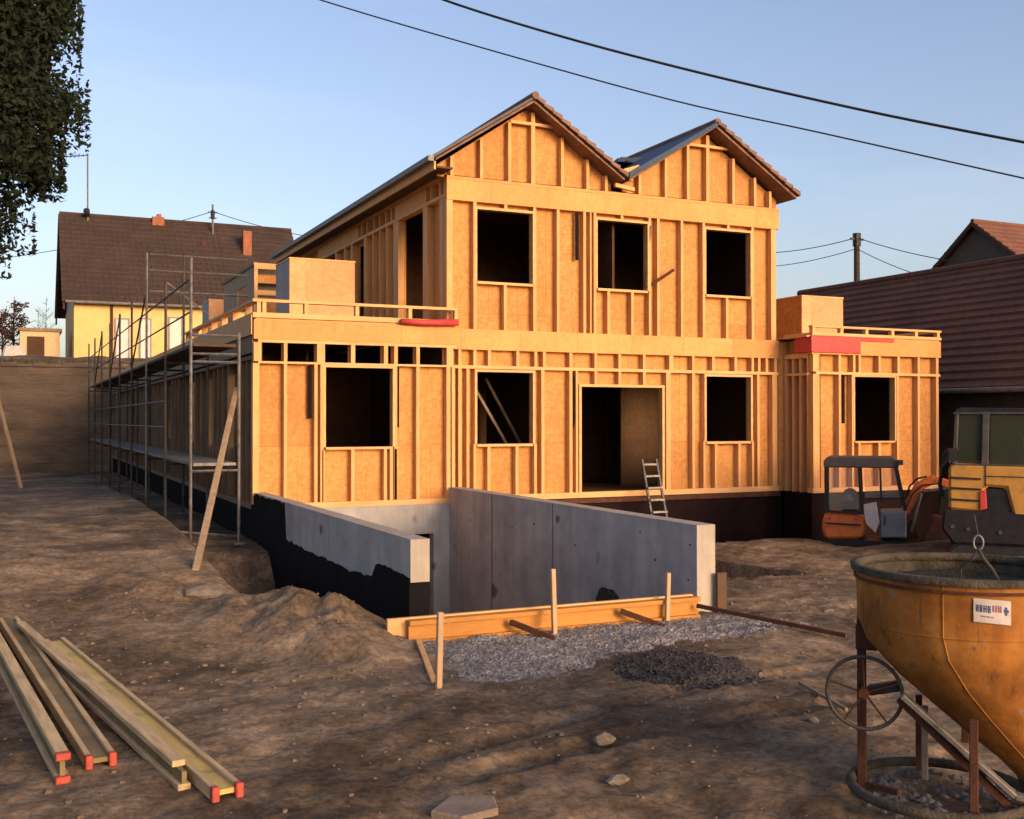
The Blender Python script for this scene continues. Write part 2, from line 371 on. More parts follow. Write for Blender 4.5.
def make_ground():
    def axis(a, b, lo, hi, fine, coarse_to):
        xs = list(np.arange(a, b, fine)); st = fine; v = b
        while v < coarse_to[1]: xs.append(v); st *= 1.13; v += st
        st = fine; v = a - fine; pre = []
        while v > coarse_to[0]: pre.append(v); st *= 1.13; v -= st
        return np.array(pre[::-1] + xs)
    xs = axis(-8.5, 5.5, 0, 0, .05, (-500, 700)); ys = axis(-14.2, -1.0, 0, 0, .05, (-120, 900))
    # keep the steep bank crisp
    ys = np.sort(np.concatenate([ys, np.linspace(26.7, 27.4, 8)]))
    X, Y = np.meshgrid(xs, ys); Z = ground_z(X, Y)
    nx, ny = len(xs), len(ys)
    me = bpy.data.meshes.new('ground')
    co = np.stack([X.ravel(), Y.ravel(), Z.ravel()], 1)
    i = np.arange(nx*ny).reshape(ny, nx); q = np.stack([i[:-1,:-1], i[:-1,1:], i[1:,1:], i[1:,:-1]], -1).reshape(-1, 4)
    me.vertices.add(len(co)); me.vertices.foreach_set('co', co.ravel().astype(np.float32))
    me.loops.add(q.size); me.loops.foreach_set('vertex_index', q.ravel().astype(np.int32))
    me.polygons.add(len(q)); me.polygons.foreach_set('loop_start', (np.arange(len(q))*4).astype(np.int32))
    me.update(calc_edges=True); me.polygons.foreach_set('use_smooth', np.ones(len(q), bool))
    me.materials.append(M['soil'])
    o = bpy.data.objects.new('ground', me); COL.objects.link(o)
    tag(o, 'churned brown soil of the building site', 'ground', kind='structure')
make_ground()
def atg(u, v):
    z = -.65
    for _ in range(6): p = atz(u, v, z); z = gz(p.x, p.y)
    return atz(u, v, z)
def gz(x, y): return float(ground_z(np.array([float(x)]), np.array([float(y)]))[0])

# ------------------------------------------------------------------ wall with openings
def cells(a0, a1, z0, z1, ops):
    As = sorted({a0, a1} | {min(max(q, a0), a1) for o in ops for q in o[:2]}); Zs = sorted({z0, z1} | {min(max(q, z0), z1) for o in ops for q in o[2:]})
    solid = {}
    for i in range(len(As)-1):
        for j in range(len(Zs)-1):
            ca = (As[i]+As[i+1])/2; cz = (Zs[j]+Zs[j+1])/2
            solid[i, j] = not any(o[0] < ca < o[1] and o[2] < cz < o[3] for o in ops)
    return As, Zs, solid
def panel(mb, axis, t0, t1, a0, a1, z0, z1, ops=()):
    """sheet with holes; axis 'y': spans x/z, thickness t0..t1 in y; axis 'x': spans y/z"""
    As, Zs, S_ = cells(a0, a1, z0, z1, ops)
    P = (lambda a, z, t: (a, t, z)) if axis == 'y' else (lambda a, z, t: (t, a, z))
    for (i, j), s in S_.items():
        if not s: continue
        A0, A1, B0, B1 = As[i], As[i+1], Zs[j], Zs[j+1]
        mb.add([P(A0,B0,t0),P(A1,B0,t0),P(A1,B1,t0),P(A0,B1,t0)], [(0,1,2,3)])
        mb.add([P(A0,B0,t1),P(A1,B0,t1),P(A1,B1,t1),P(A0,B1,t1)], [(3,2,1,0)])
        for di, dj, q in ((-1,0,((A0,B0),(A0,B1))),(1,0,((A1,B0),(A1,B1))),(0,-1,((A0,B0),(A1,B0))),(0,1,((A0,B1),(A1,B1)))):
            if not S_.get((i+di, j+dj), False):
                mb.add([P(*q[0],t0),P(*q[1],t0),P(*q[1],t1),P(*q[0],t1)], [(0,1,2,3)])
    return mb

# ================================================================== THE TIMBER HOUSE
house = thing('timber_house', 'two-storey timber frame house under construction with twin gables and flat-roofed wings', 'house', (3.5, 4, -1.3))
D = .13        # stud depth
Z = dict(sill=.10, pl=2.27, bb=2.65, bt=3.01, ub=5.24, ut=5.655)
def studs(parent, y, us, z0, z1, w=.055, wide=None, d=D, m='timber', x=None):
    for k, u in enumerate(us):
        ww = w
        if isinstance(u, tuple): u, ww = u
        xx = X0(u, y)
        MB().box(xx-ww/2, xx+ww/2, y, y+d, z0, z1).build('stud', M[m], parent)
def plate(parent, name, y, x0, x1, z0, z1, m='timber_h', d=D, dy=0):
    return MB().box(x0, x1, y+dy, y+d, z0, z1).build(name, M[m], parent)

# --- main front wall
w1 = (X0(477.2), X0(533)); w2 = (X0(597.8), X0(648)); w3 = (X0(706.5), X0(751)); dr = (X0(581.6), X0(662.4))
LZ = (1.0, 2.265); UZ = (3.855, 5.12); DT = 2.03
ops = [(w1[0],w1[1],*LZ), (w3[0],w3[1],*LZ), (dr[0],dr[1],.06,DT), (w1[0],w1[1],*UZ), (w2[0],w2[1],*UZ), (w3[0],w3[1],*UZ)]
x0m = .05
fw = panel(MB(), 'y', D, D+.03, x0m, WX, 0, 5.7, ops).build('front_wall', M['osb'], house)
def frame(parent, x0, x1, z0, z1, y, t=.045, sill=True, d=D, jb=None):
    f = MB()
    jb = jb if jb is not None else z0
    f.box(x0-t, x0, y-.004, y+d-.002, jb, z1+t).box(x1, x1+t, y-.004, y+d-.002, jb, z1+t).box(x0+.001, x1-.001, y-.003, y+d-.002, z1, z1+t-.001)
    if sill: f.box(x0+.001, x1-.001, y-.006, y+d-.002, z0-t, z0)
    return f.build('window_frame' if sill else 'door_frame', M['timber_h'], parent)
for w_ in (w1, w3): frame(fw, w_[0], w_[1], *LZ, 0)
for w_ in (w1, w2, w3): frame(fw, w_[0], w_[1], *UZ, 0)
frame(fw, dr[0], dr[1], .10, DT, 0, sill=False, t=.05)
plate(fw, 'sill_plate', 0, x0m+.002, WX, 0.0, Z['sill'], dy=-.01)
tpz = (Z['pl']+.05, Z['pl']+.105)
plate(fw, 'head_plate', 0, x0m+.1, WX, *tpz)
plate(fw, 'floor_beam', 0, x0m, WX+.01, Z['bb'], Z['bt'], 'osb_beam', dy=-.012)
plate(fw, 'ring_beam', 0, x0m, WX+.02, Z['ub'], Z['ut'], 'osb_beam', dy=-.012)
G0, G1 = Z['sill'], tpz[0]
studs(fw, 0, [(460,.06), (468,.05), (543,.06), (571,.06), (577,.045), (668.5,.10), (693.6,.055), (758.5,.05), (775,.12)], G0, G1)
studs(fw, 0, [489, 517], G0, LZ[0]-.045); studs(fw, 0, [716, 739.5], G0, LZ[0]-.045)
studs(fw, 0, [(475,.05), (535.5,.05), (704.5,.05), (753,.05)], G0, LZ[0]-.0)   # jamb studs continue below the sills
studs(fw, 0, [460, 475, 489.5, 518, 536, 544.5, 571, 596, 620, 644.5, (671.5,.09), 693.6, 713.5, 736, 753, 759.5, 767, (776,.07)], tpz[1], Z['bb'])
studs(fw, 0, [596, 620, 644.5], DT+.05, tpz[0])
U0, U1 = Z['bt'], Z['ub']
studs(fw, 0, [(449.8,.11), 558.5, 585, (591,.03), 658.8, 682.5, (774,.12), (475.2,.06), (535,.06), (595.3,.055), (650.3,.05), (704.3,.055), (753.3,.06)], U0, U1)
studs(fw, 0, [505.4, 609, 632.8, 727.5], U0, UZ[0]-.045)
studs(fw, 0, [506, 622.5, 729], UZ[1]+.045, U1)
studs(fw, 0, [(573.4-.0,.03)], 1.35, 2.20, m='membrane_brown')
st = MB()
for u, za, zb in ((573.2, 1.30, 2.28), (578.8, 4.35, 5.22)):
    x = X0(u); st.box(x-.045, x+.02, .03, .05, za, zb)
st.build('lifting_strap', M['membrane_brown'], fw)
# --- gables
def gable(uP, xL, xR, zP, us, tie):
    xm = (xL+xR)/2; zb = Z['ut']+.001
    m = MB(); m.prism([(xL+.12, zb), (xR-.12, zb), (xR-.12, zb+.20), (xm, zP-.065), (xL+.12, zb+.20)], 'y', D, D+.03)
    g = m.build('gable_wall', M['osb'], house)
    def ztop(x): return zP-.07 - abs(x-xm)/(xm-xL)*(zP-5.88)
    for u in us:
        ww = .055
        if isinstance(u, tuple): u, ww = u
        x = X0(u); zt = ztop(x)-.05
        if zt > zb+.03: MB().box(x-ww/2, x+ww/2, 0, D, zb, zt).build('stud', M['timber'], g)
    MB().box(X0(tie[0]), X0(tie[1]), -.005, .06, tie[2], tie[2]+.05).build('collar_tie', M['timber_h'], g)
    return g
XV = 3.52
g1 = gable(540, -.2, XV, 7.10, [452, 481.8, 510, (533.5,.075), 562.8, 588.2, 606.8], (511, 556, aty(530,124,0).z-.02))
g2 = gable(715, XV, 7.36, 7.10, [640.5, 666.6, 688.8, (708.5,.07), 734.3, 755.8, 771], (689, 728, aty(708,147,0).z-.02))
# --- roofs: courses of tiles as real steps
def tiled_slope(mb, xr, zr, xe, ze, y0, y1, n, th=.055):
    for i in range(n):
        t0, t1 = i/n, (i+1.15)/n
        a = (xr+(xe-xr)*t0, zr+(ze-zr)*t0+.004); b = (xr+(xe-xr)*t1, zr+(ze-zr)*t1+.022)
        mb.prism([(a[0],a[1]), (b[0],b[1]), (b[0],b[1]+th*.6), (a[0],a[1]+th*.35)], 'y', y0 + .01*(i % 2), y1)
YR1 = 11.9
def roof(xL, xR, left_kind):
    xm = (xL+xR)/2
    r = MB().prism([(xL, 5.83), (xm, 7.04), (xR, 5.83), (xR, 5.87), (xm, 7.09), (xL, 5.87)], 'y', -.26, YR1).build('roof', M['tile_brown'], house)
    tr_ = MB(); tiled_slope(tr_, xm, 7.10, xR+.02, 5.875, -.33, YR1, 11, .15); tr_.build('roof_tiles', M['tile_brown'], r)
    return r, xm
r1, xm1 = roof(-.25, XV-.06, 'grey')
lt = MB().prism([(-.33, 5.84), (xm1, 7.10), (xm1, 7.15), (-.33, 5.90)], 'y', -.31, YR1); lt.build('roof_slope', M['roof_grey'], r1)
MB().tube([(xm1, -.34, 7.15), (xm1, YR1, 7.15)], .07, 10).build('ridge_cap', M['tile_brown'], r1)
MB().bar((-.36, -.33, 5.84), (-.36, YR1, 5.84), .10, .09).build('gutter', M['steel_dull'], r1)
MB().box(-.30, -.27, -.31, YR1, 5.66, 5.80).build('eave_board', M['timber_h'], r1)
sf = MB().prism([(-.28, 5.70), (.05, 5.70), (.05, 5.73), (-.28, 5.73)], 'y', -.29, YR1).build('soffit', M['siding_dark'], r1)
r2, xm2 = roof(XV+.04, 7.44, 'blue')
mb = MB(); mb.prism([(XV+.0, 5.86), (xm2, 7.06), (xm2, 7.14), (XV+.0, 5.97)], 'y', -.34, YR1)
mb.build('roof_membrane', M['blue_membrane'], r2)
mb = MB()
for k in range(7):      # loose folded edge of the membrane
    a = aty(622+k*3, 160-1.0*math.sin(k*1.4), 1.2); mb.bar(a, a+Vector((.25, .9, .03)), .16, .07)
mb.build('membrane_fold', M['blue_membrane'], r2)
MB().tube([(xm2, -.34, 7.14), (xm2, YR1, 7.14)], .06, 10).build('ridge_cap', M['tile_brown'], r2)
vb = MB(); vb.bar(aty(624,172,-.2), aty(639,168,-.2), .06, .10); vb.bar(aty(615,185,-.05), aty(634,190,-.05), .08, .07); vb.bar(aty(618,178,-.1), aty(632,180,-.1), .08, .05)
vb.build('valley_board', M['timber_h'], house)
# --- upper side wall facing left
so = [(1.2,2.56,3.1,5.38), (4.93,5.57,3.1,5.22), (7.18,8.44,3.1,5.3), (10,11,3.1,5.3)]
sw = panel(MB(), 'x', x0m+D, x0m+D+.03, D+.04, 11.5, 3.0, 5.70, so).build('side_wall', M['osb'], house)
def ystud(parent, x, ys_, z0, z1, w=.055, m='timber', d=D):
    for y in ys_:
        ww = w
        if isinstance(y, tuple): y, ww = y
        MB().box(x, x+d, y-ww/2, y+ww/2, z0, z1).build('stud', M[m], parent)
ystud(sw, x0m, [(.25,.2), (1.08,.22), (2.72,.3), 3.3, 3.75, 4.2, (4.75,.14), (5.75,.12), (6.3,.07), (7.0,.14), (8.6,.14), 9.3], 3.0, 5.30)
MB().box(x0m-.01, x0m+D, .14, 11.5, 5.30, 5.36).build('head_plate', M['timber_h'], sw)
ystud(sw, x0m, [.35, .8, (3.0,.08), 3.35, 3.75, 4.15, 4.6, 5.0], 5.36, 5.64)
for ya, yb_ in ((1.0, 2.75), (5.2, 8.6)): MB().box(x0m-.012, x0m+D, ya, yb_, 5.362, 5.64).build('lintel', M['osb_beam'], sw)
MB().box(x0m, x0m+D+.03, .135, 11.5, 5.641, 5.70).build('wall_plate', M['timber_h'], sw)
# other outer walls (plain sheathing)
mb = MB().box(WX-.03, WX-.001, D+.04, 11.5, 0, 5.7).box(x0m+D, WX-.031, 11.47, 11.5, 0, 5.7).build('rear_wall', M['osb'], house)
mb = MB().prism([(x0m+.2, 5.7), (WX-.1, 5.7), (WX-.1,5.75), (xm2, 7.0), (XV, 5.8), (xm1, 7.0), (x0m+.2, 5.75)], 'y', 11.3, 11.33).build('rear_gable', M['osb'], house)
# inside: floors, ceilings, partitions
MB().box(x0m+.2, WX-.05, D+.04, 11.4, -.02, .05).build('ground_floor', M['osb_shaded'], house)
MB().box(x0m+.2, WX-.05, D+.04, 11.4, 2.70, 2.98).build('upper_floor', M['osb_shaded'], house)
MB().box(x0m+.2, WX-.05, D+.04, 11.4, 5.62, 5.66).build('upper_ceiling', M['osb_shaded'], house)
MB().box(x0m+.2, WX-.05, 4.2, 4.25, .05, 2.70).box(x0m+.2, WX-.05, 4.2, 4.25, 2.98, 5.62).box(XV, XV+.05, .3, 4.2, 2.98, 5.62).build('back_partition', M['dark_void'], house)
pa = aty(621, 440, 2.2).x
MB().box(pa, 6.6, 2.2, 2.26, .05, 2.69).build('partition_wall', M['partition_shaded'], house)
MB().box(2.5, 2.56, .5, 3.9, .05, 2.69).build('partition_wall', M['osb_shaded'], house)
MB().box(WX-.06, WX-.031, D+.05, 11.4, .05, 2.69).build('shade_sheet', M['dark_void'], house)  # dark sheets added over the bright side wall so windows look unlit
MB().box(WX-.06, WX-.031, D+.05, 11.4, 2.985, 5.61).build('shade_sheet', M['dark_void'], house)
for k in range(8): MB().box(.3+k*.85, .36+k*.85, .4, 4.1, 2.50, 2.69).build('ceiling_joist', M['osb_shaded'], house)
for k in range(8): MB().box(.5+k*.85, .55+k*.85, 4.12, 4.19, .05, 2.49).build('inner_stud', M['osb_shaded'], house)
sc = MB(); a = Vector((.9, 1.2, .1)); sc.bar((1.0,1.0,2.0),(2.0,1.0,.4),.05,.05); sc.bar((1.3,1.2,2.2),(2.3,1.2,.5),.05,.05); sc.build('stair_stringer', M['timber_grey'], house)

# --- left wing
lw = thing('left_wing_anchor', 'x', 'x') if False else None
AXR = .16
AT = 2.90
tz0, tz1 = 2.36, 2.66
tu = [(262,283.2), (288,316.2), (325.5,350.2), (356,383), (389,393.5), (398.3,415.8), (420.5,445.3)]
tr_ops = [(X0(a,AY), X0(b,AY), tz0, tz1) for a, b in tu]
aw = (X0(325.8,AY), X0(392.8,AY), .98, 2.285)
lwall = panel(MB(), 'y', AY+D, AY+D+.03, AX, AXR, 0, 3.03, tr_ops+[aw]).build('left_wing_front', M['osb'], house)
frame(lwall, aw[0], aw[1], aw[2], aw[3], AY, t=.04)
plate(lwall, 'sill_plate', AY, AX, AXR, 0, .09, dy=-.008)
plate(lwall, 'head_plate', AY, AX+.06, AXR, 2.285+.041, tz0, dy=-.004)
plate(lwall, 'top_plate', AY, AX+.06, AXR, tz1, tz1+.05, dy=-.004)
plate(lwall, 'ring_beam', AY, AX-.01, AXR+.01, tz1+.051, 3.02, 'osb_beam', dy=-.016)
studs(lwall, AY, [(256,.10), (285.5,.05), (316,.05), (322,.05), (395.8,.05), (418,.055), (448.5,.07), (453.5,.06)], .09, 2.326)
studs(lwall, AY, [(323.5,.04), (395.8,.04), 353, 385.5, 391.5], .09, .94)
studs(lwall, AY, [(257.5,.12), (285.6,.055), (321,.13), (353.1,.07), (386,.07), (396,.06), (418.1,.06), (450,.12)], tz0, tz1)
st = MB(); x = X0(309.5, AY); st.box(x-.01, x+.05, AY+.05, AY+.07, 1.45, 2.31); x = X0(399,AY); st.box(x-.01, x+.02, AY+.05, AY+.07, 1.3, 2.31)
st.build('lifting_strap', M['membrane_brown'], lwall)
# long side wall of the left wing
SYE = 26.0
side_ops = [(1.0,2.1,.95,2.25), (3.75,4.4,.95,2.25), (6.0,7.6,.95,2.25), (9.6,11.4,.95,2.25), (13.6,15.4,.95,2.25), (18,20,.95,2.25)]
lside = panel(MB(), 'x', AX+D, AX+D+.03, AY+D+.035, SYE, 0, 2.9, side_ops).build('left_wing_side', M['siding_dark'], house)  # sheathing colour darkened to carry this side's shade
ystud(lside, AX, [(.0+.05,.10), .5, (.93,.06), (2.16,.06), 2.7, 3.2, (3.68,.06), (4.46,.06), 5.2, (5.93,.06), (7.67,.07), 8.4, 9.0, (9.53,.07), (11.47,.07), 12.2, 12.9, (13.5,.07), (15.5,.07), 16.5, 17.4, (17.9,.07), 20.1, 21.5, 23, 24.5], .09, 2.4, m='timber_grey')  # darker timber than the front studs, painting in this side's shade
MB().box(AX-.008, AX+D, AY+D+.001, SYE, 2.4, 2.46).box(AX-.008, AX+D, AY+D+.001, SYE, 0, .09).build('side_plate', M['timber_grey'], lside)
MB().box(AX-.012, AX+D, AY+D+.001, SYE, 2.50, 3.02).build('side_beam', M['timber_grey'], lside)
# interior + roof of left wing
MB().box(AX+.2, AXR, AY+.2, SYE-.1, -.02, .04).build('wing_floor', M['osb_shaded'], house)
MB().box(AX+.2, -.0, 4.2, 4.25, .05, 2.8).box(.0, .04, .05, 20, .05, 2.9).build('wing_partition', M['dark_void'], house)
MB().box(-2.0, -1.96, 1.6, 4.1, .05, 2.7).box(-2.6, -2.0, 2.8, 2.84, .05, 2.7).build('wing_inner_wall', M['osb_shaded'], house)
MB().box(AX+.02, x0m+D, AY+.02, SYE, 3.021, 3.05).build('wing_roof_deck', M['timber_h'], house)
pr_ = MB(); pr_.box(AX-.03, AXR+.02, AY-.03, AY+.10, 3.051, 3.13).box(AX-.03, AXR+.02, AY-.03, AY+.10, 3.30, 3.345)
for u in (258.5, 264, 306, 357, 410, 456): x = X0(u, AY); pr_.box(x-.03, x+.03, AY-.02, AY+.09, 3.13, 3.30)
pr_.box(AX-.03, AX+.10, AY+.101, 25.5, 3.051, 3.13).box(AX-.03, AX+.10, AY+.101, 7.2, 3.30, 3.345)
for k in range(7): pr_.box(AX-.02, AX+.09, AY+.6+k*1.1, AY+.66+k*1.1, 3.13, 3.30)
pr_.build('parapet_frame', M['timber_h'], house)
MB().box(AX-.05, AX-.035, AY+.0, 25.8, 2.78, 3.10).build('side_fascia', M['timber_h'], house)

# --- right wing
rw = (X0(855,RY), X0(895,RY), .995, 2.275)
rwall = panel(MB(), 'y', RY+D, RY+D+.03, RX0, RX1, 0, 3.0, [rw]).build('right_wing_front', M['osb'], house)
frame(rwall, *rw, RY, t=.035)
plate(rwall, 'sill_plate', RY, RX0, RX1, 0, .09, dy=-.008)
plate(rwall, 'head_plate', RY, RX0+.1, RX1, 2.311, 2.36, dy=-.004)
plate(rwall, 'ring_beam', RY, RX0-.01, RX1+.01, 2.70, 3.03, 'osb_beam', dy=-.014)
studs(rwall, RY, [(816.5,.16), (840,.055), (853,.05), (898,.05), (919,.06), (937.5,.07)], .09, 2.311)
studs(rwall, RY, [859.5, 879.5], .09, .96)
studs(rwall, RY, [(816.5,.16), 840, 854.5, 860, 880, (899,.06), 919, (937.5,.07)], 2.36, 2.70)
x = X0(845.5, RY); MB().box(x-.04, x+.03, RY+.05, RY+.07, 1.35, 2.30).build('lifting_strap', M['membrane_brown'], rwall)
# its left return towards the main wall, and right side / rear
ret = panel(MB(), 'x', RX0+D, RX0+D+.03, RY+D+.035, 0-.02, 0, 3.0).build('right_wing_return', M['osb'], house)
ystud(ret, RX0, [(-.28,.05), (-.50,.06), (-.06,.08)], .0, 2.62)
MB().box(RX0-.005, RX0+D, RY+D+.001, -.02, 2.63, 2.72).box(RX0-.004, RX0+D, RY+D+.001, -.02, 2.29, 2.34).build('return_plate', M['timber_h'], ret)
MB().box(WX+.002, RX0+D+.03, .0, .03, 0, 2.99).build('corner_panel', M['osb'], house)
MB().box(RX0+.3, RX0+.32, RY+D, -.02, .0, 3.0).build('return_back', M['osb_shaded'], ret)
MB().box(RX1-.03, RX1, RY+D+.035, 11, 0, 3.0).box(WX+.01, RX1-.031, 10.9, 11, 0, 3.0).box(RX0+.2, RX1-.2, 3.2, 3.25, .05, 2.95).build('right_wing_rear', M['osb_shaded'], house)
MB().box(RX0+.2, RX1-.04, RY+.2, 10.8, -.02, .04).build('right_wing_floor', M['osb_shaded'], house)
MB().box(WX+.02, RX1, RY+.02, 11, 3.031, 3.06).build('right_wing_deck', M['timber_h'], house)
pr_ = MB(); pr_.box(RX0, RX1+.02, RY-.02, RY+.10, 3.062, 3.12).box(RX0, RX1+.02, RY-.02, RY+.10, 3.22, 3.26)
for u in (814, 842, 867, 893, 916.5, 938.5): x = X0(u, RY); pr_.box(x-.035, x+.035, RY-.01, RY+.09, 3.12, 3.22)
pr_.box(RX1-.1, RX1+.02, RY+.101, 9, 3.062, 3.12).box(RX1-.1, RX1+.02, RY+.101, 9, 3.22, 3.26)
pr_.box(RX0, RX0+.1, RY+.101, -.02, 3.062, 3.12)
pr_.build('parapet_frame', M['timber_h'], house)
MB().box(RX0-.03, X0(859.5,RY), RY-.05, RY-.02, 2.73, 3.05).box(RX0-.05, RX0-.02, RY-.05, RY+.45, 2.74, 3.05).box(X0(859.7,RY), X0(893,RY), RY-.04, RY-.018, 2.98, 3.05).build('red_membrane', M['red'], rwall, bevel=.006)
# foundations
fd = MB().box(x0m+.22, WX+.1, .03, .2, -1.8, -.002).box(RX0+.01, RX1-.01, RY+.03, RY+.2, -1.8, -.002).box(RX0+.02, RX0+.2, RY+.2, .02, -1.8, -.002).box(RX1-.2, RX1-.012, RY+.2, 11, -1.8, -.002)
fd.build('foundation', M['membrane_brown'], house)
MB().box(AX+.02, AX+.2, .06, SYE, -1.8, -.002).build('side_foundation', M['bitumen'], house)
MB().box(x0m+.3, 7.2, -.02, .028, -.10, -.012).build('foundation_strip', M['rust'], house)
MB().box(-3.05, .03, AY+.0, AY+.22, -.50, -.002).build('garage_lintel', M['concrete'], house)
MB().box(-3.05, .03, 2.6, 2.7, -2.6, -.5).box(-3.25,-3.06, AY+.2, 2.6, -2.6,-.003).box(.035,.2, AY+.2, 2.6, -2.6,-.003).build('garage_inside', M['dark_void'], house)
MB().box(-.26, .03, AY-.01, AY+.2, -2.6, -.502).build('garage_jamb', M['concrete'], house)
# batten left hanging by the middle window
MB().bar(aty(647,288,.04), aty(674,270,-.12), .035, .06).build('loose_batten', M['rust'], fw)
MB().bar(aty(645,288,.10), aty(651,226,-.01), .03, .04).build('loose_batten', M['timber_grey'], fw)

# ---------------------------------------------------------------- boxes on the wing roofs
def crate(name, label, x0, x1, y0, y1, z0, z1, fm, sm):
    t = thing(name, label, 'roof box', ((x0+x1)/2, (y0+y1)/2, z0), group='boxes on the flat roofs')
    MB().box(x0, x1, y0, y0+.03, z0, z1).build('front_panel', M[fm], t, bevel=.004)
    MB().box(x0, x0+.03, y0+.031, y1, z0, z1-.002).box(x1-.03, x1, y0+.031, y1, z0, z1-.002).box(x0+.031, x1-.031, y1-.03, y1, z0, z1-.002).build('side_panel', M[sm], t)
    MB().box(x0-.01, x1+.01, y0-.008, y1, z1, z1+.03).build('lid', M['timber_h'], t)
    return t
M['osb_pink'] = make_osb('osb_pink', (.56,.28,.13), (.66,.36,.18))
crate('roof_box', 'large plain wooden box with grey side on the left wing roof, nearest the gable', -2.21, -.99, 2.0, 3.1, 3.05, 4.34, 'osb_pink', 'grey_panel')
crate('roof_box', 'small wooden box with grey side far along the left wing roof', aty(209,300,10).x, aty(224,300,10).x, 10, 11, 3.05, aty(215,300,10).z, 'osb_pink', 'grey_panel')
crate('roof_box', 'wooden box on the right wing roof beside the right gable wall', 8.62, 9.76, 1.0, 2.3, 3.06, 4.07, 'osb_pink', 'osb')
t = thing('roof_upstand', 'open timber-framed upstand on the left wing roof behind the large box', 'roof upstand', (-2.0, 6, 3.05))
x0, x1 = -2.22, -1.2; y0, y1 = 5.0, 8.6; zt = 4.66
MB().box(x0, x1, y0, y0+.02, 3.05, 3.95).box(x0, x1, y0, y0+.02, 4.25, 4.42).build('front_panel', M['osb'], t)
MB().box(x0-.02, x1, y0-.04, y0-.002, zt-.12, zt).box(x0-.02, x0+.05, y0-.04, y0-.002, 3.05, zt-.121).box(x1-.06, x1, y0-.04, y0-.002, 3.05, zt-.121).box(x0+.051, x1-.061, y0-.04, y0-.002, 4.0, 4.1).build('front_frame', M['timber_h'], t)
panel(MB(), 'x', x0, x0+.03, y0+.03, y1, 3.05, zt-.05, [(5.9, 6.9, 3.6, 4.3)]).build('side_panel', M['timber_worn'], t)
MB().box(x0-.03, x0+.06, y0+.001, y1, zt-.049, zt+.02).box(x1-.05, x1, y0+.02, y1, 3.05, zt-.05).box(x0+.05, x1-.06, y0+.3, y0+.33, 3.05, zt-.1).build('side_frame', M['timber_grey'], t)
t = thing('membrane_roll', 'rolled red membrane lying on the roof edge of the left wing', 'roll', (-.35, AY-.09, 3.07))
a = aty(401, 321, AY-.09); b = aty(458, 322.5, AY-.09)
MB().tube([a, a*.6+b*.4+Vector((0,0,-.015)), b], [.045,.055,.06], 10).build('roll', M['red'], t, smooth=True)
MB().tube([a-Vector((.01,0,0)), a+Vector((.012,0,0))], .02, 8).build('core', M['timber_grey'], t)

# ---------------------------------------------------------------- ramp walls
def ramp_wall(label, x0, x1, black_left):
    t = thing('ramp_wall', label, 'concrete wall', ((x0+x1)/2, -4, -2.3), group='concrete walls of the garage ramp')
    y0, y1 = -7.5, (AY-.0 if not black_left else .03)
    top = .268
    if black_left:
        MB().box(x0+.004, x1, y0+.006, y1, -2.6, top).build('wall_body', M['concrete'], t)
        # bitumen coat: step-shaped sheet on the outer face
        k = MB(); poly = [(y0, -2.6), (y0,-.10), (-6.9,-.07), (-6.45,-.09), (-6.3,-.24), (-5.6,-.27), (-4.6,-.27), (-3.6,-.27), (-2.35,-.24), (-2.28,.14), (-2.25,top-.01), (y1,top-.01), (y1,-2.6)]
        jag = []
        for (p, q) in zip(poly[1:11], poly[2:12]):
            N = max(1, int(math.hypot(q[0]-p[0], q[1]-p[1])/.09))
            for i in range(N): jag.append((p[0]+(q[0]-p[0])*i/N, p[1]+(q[1]-p[1])*i/N+(random.gauss(0,.012) if i else 0)))
        poly = [poly[0]]+jag+poly[11:]
        k.prism(poly, 'x', x0-.008, x0+.004); k.box(x0-.008, x1-.001, y0-.006, y0+.002, -2.6, -.14)
        k.build('bitumen_coat', M['bitumen'], t)
        MB().box(x0+.004, x1+.0, y0-.006, y0+.005, -.14, top).build('end_face', M['concrete_pale'], t)
    else:
        MB().box(x0, x1, y0+.012, y1, -2.6, top).build('wall_body', M['concrete'], t)
        MB().box(x0, x1, y0-.002, y0+.011, -.9, top).build('end_face', M['concrete_pale'], t)
        MB().box(x1+.001, x1+.03, y0+.15, y1, -1.8, -.1).build('bitumen_coat', M['bitumen'], t)
        th_ = MB()
        for u, v in ((512,527),(534,524),(505,560),(655,560),(688,580),(640,532),(690,545),(470,520),(575,545),(470,575)):
            p = atx(u, v, x0); th_.tube([(x0-.003,p.y,p.z),(x0,p.y,p.z)], random.uniform(.012,.022), 8)
        p = atx(608, 600, x0); th_.prism([(p.y+.33*math.cos(a_)*random.uniform(.85,1.1), p.z-.02+.17*math.sin(a_)*random.uniform(.8,1.1)) for a_ in [2*math.pi*i/16 for i in range(16)]], 'x', x0-.003, x0)
        tag(th_.build('tie_holes_and_stain', M['gravel_dark'], t), kind='stuff')
        MB().box(x0-.004, x0, -1.98, -1.96, -2.5, top-.002).box(x0-.004, x0, -4.05, -4.04, -2.5, top-.002).build('formwork_joint', M['gravel_dark'], t)
    MB().box(x0+(.004 if black_left else 0), x1, y0+(.0), y1, top+.0005, top+.006).build('wall_top', M['concrete_pale'], t)
    return t
ramp_wall('low concrete wall with black bitumen coat left of the garage ramp', -3.28, -3.08, True)
ramp_wall('grey concrete wall with stained face right of the garage ramp', .03, .27, False)

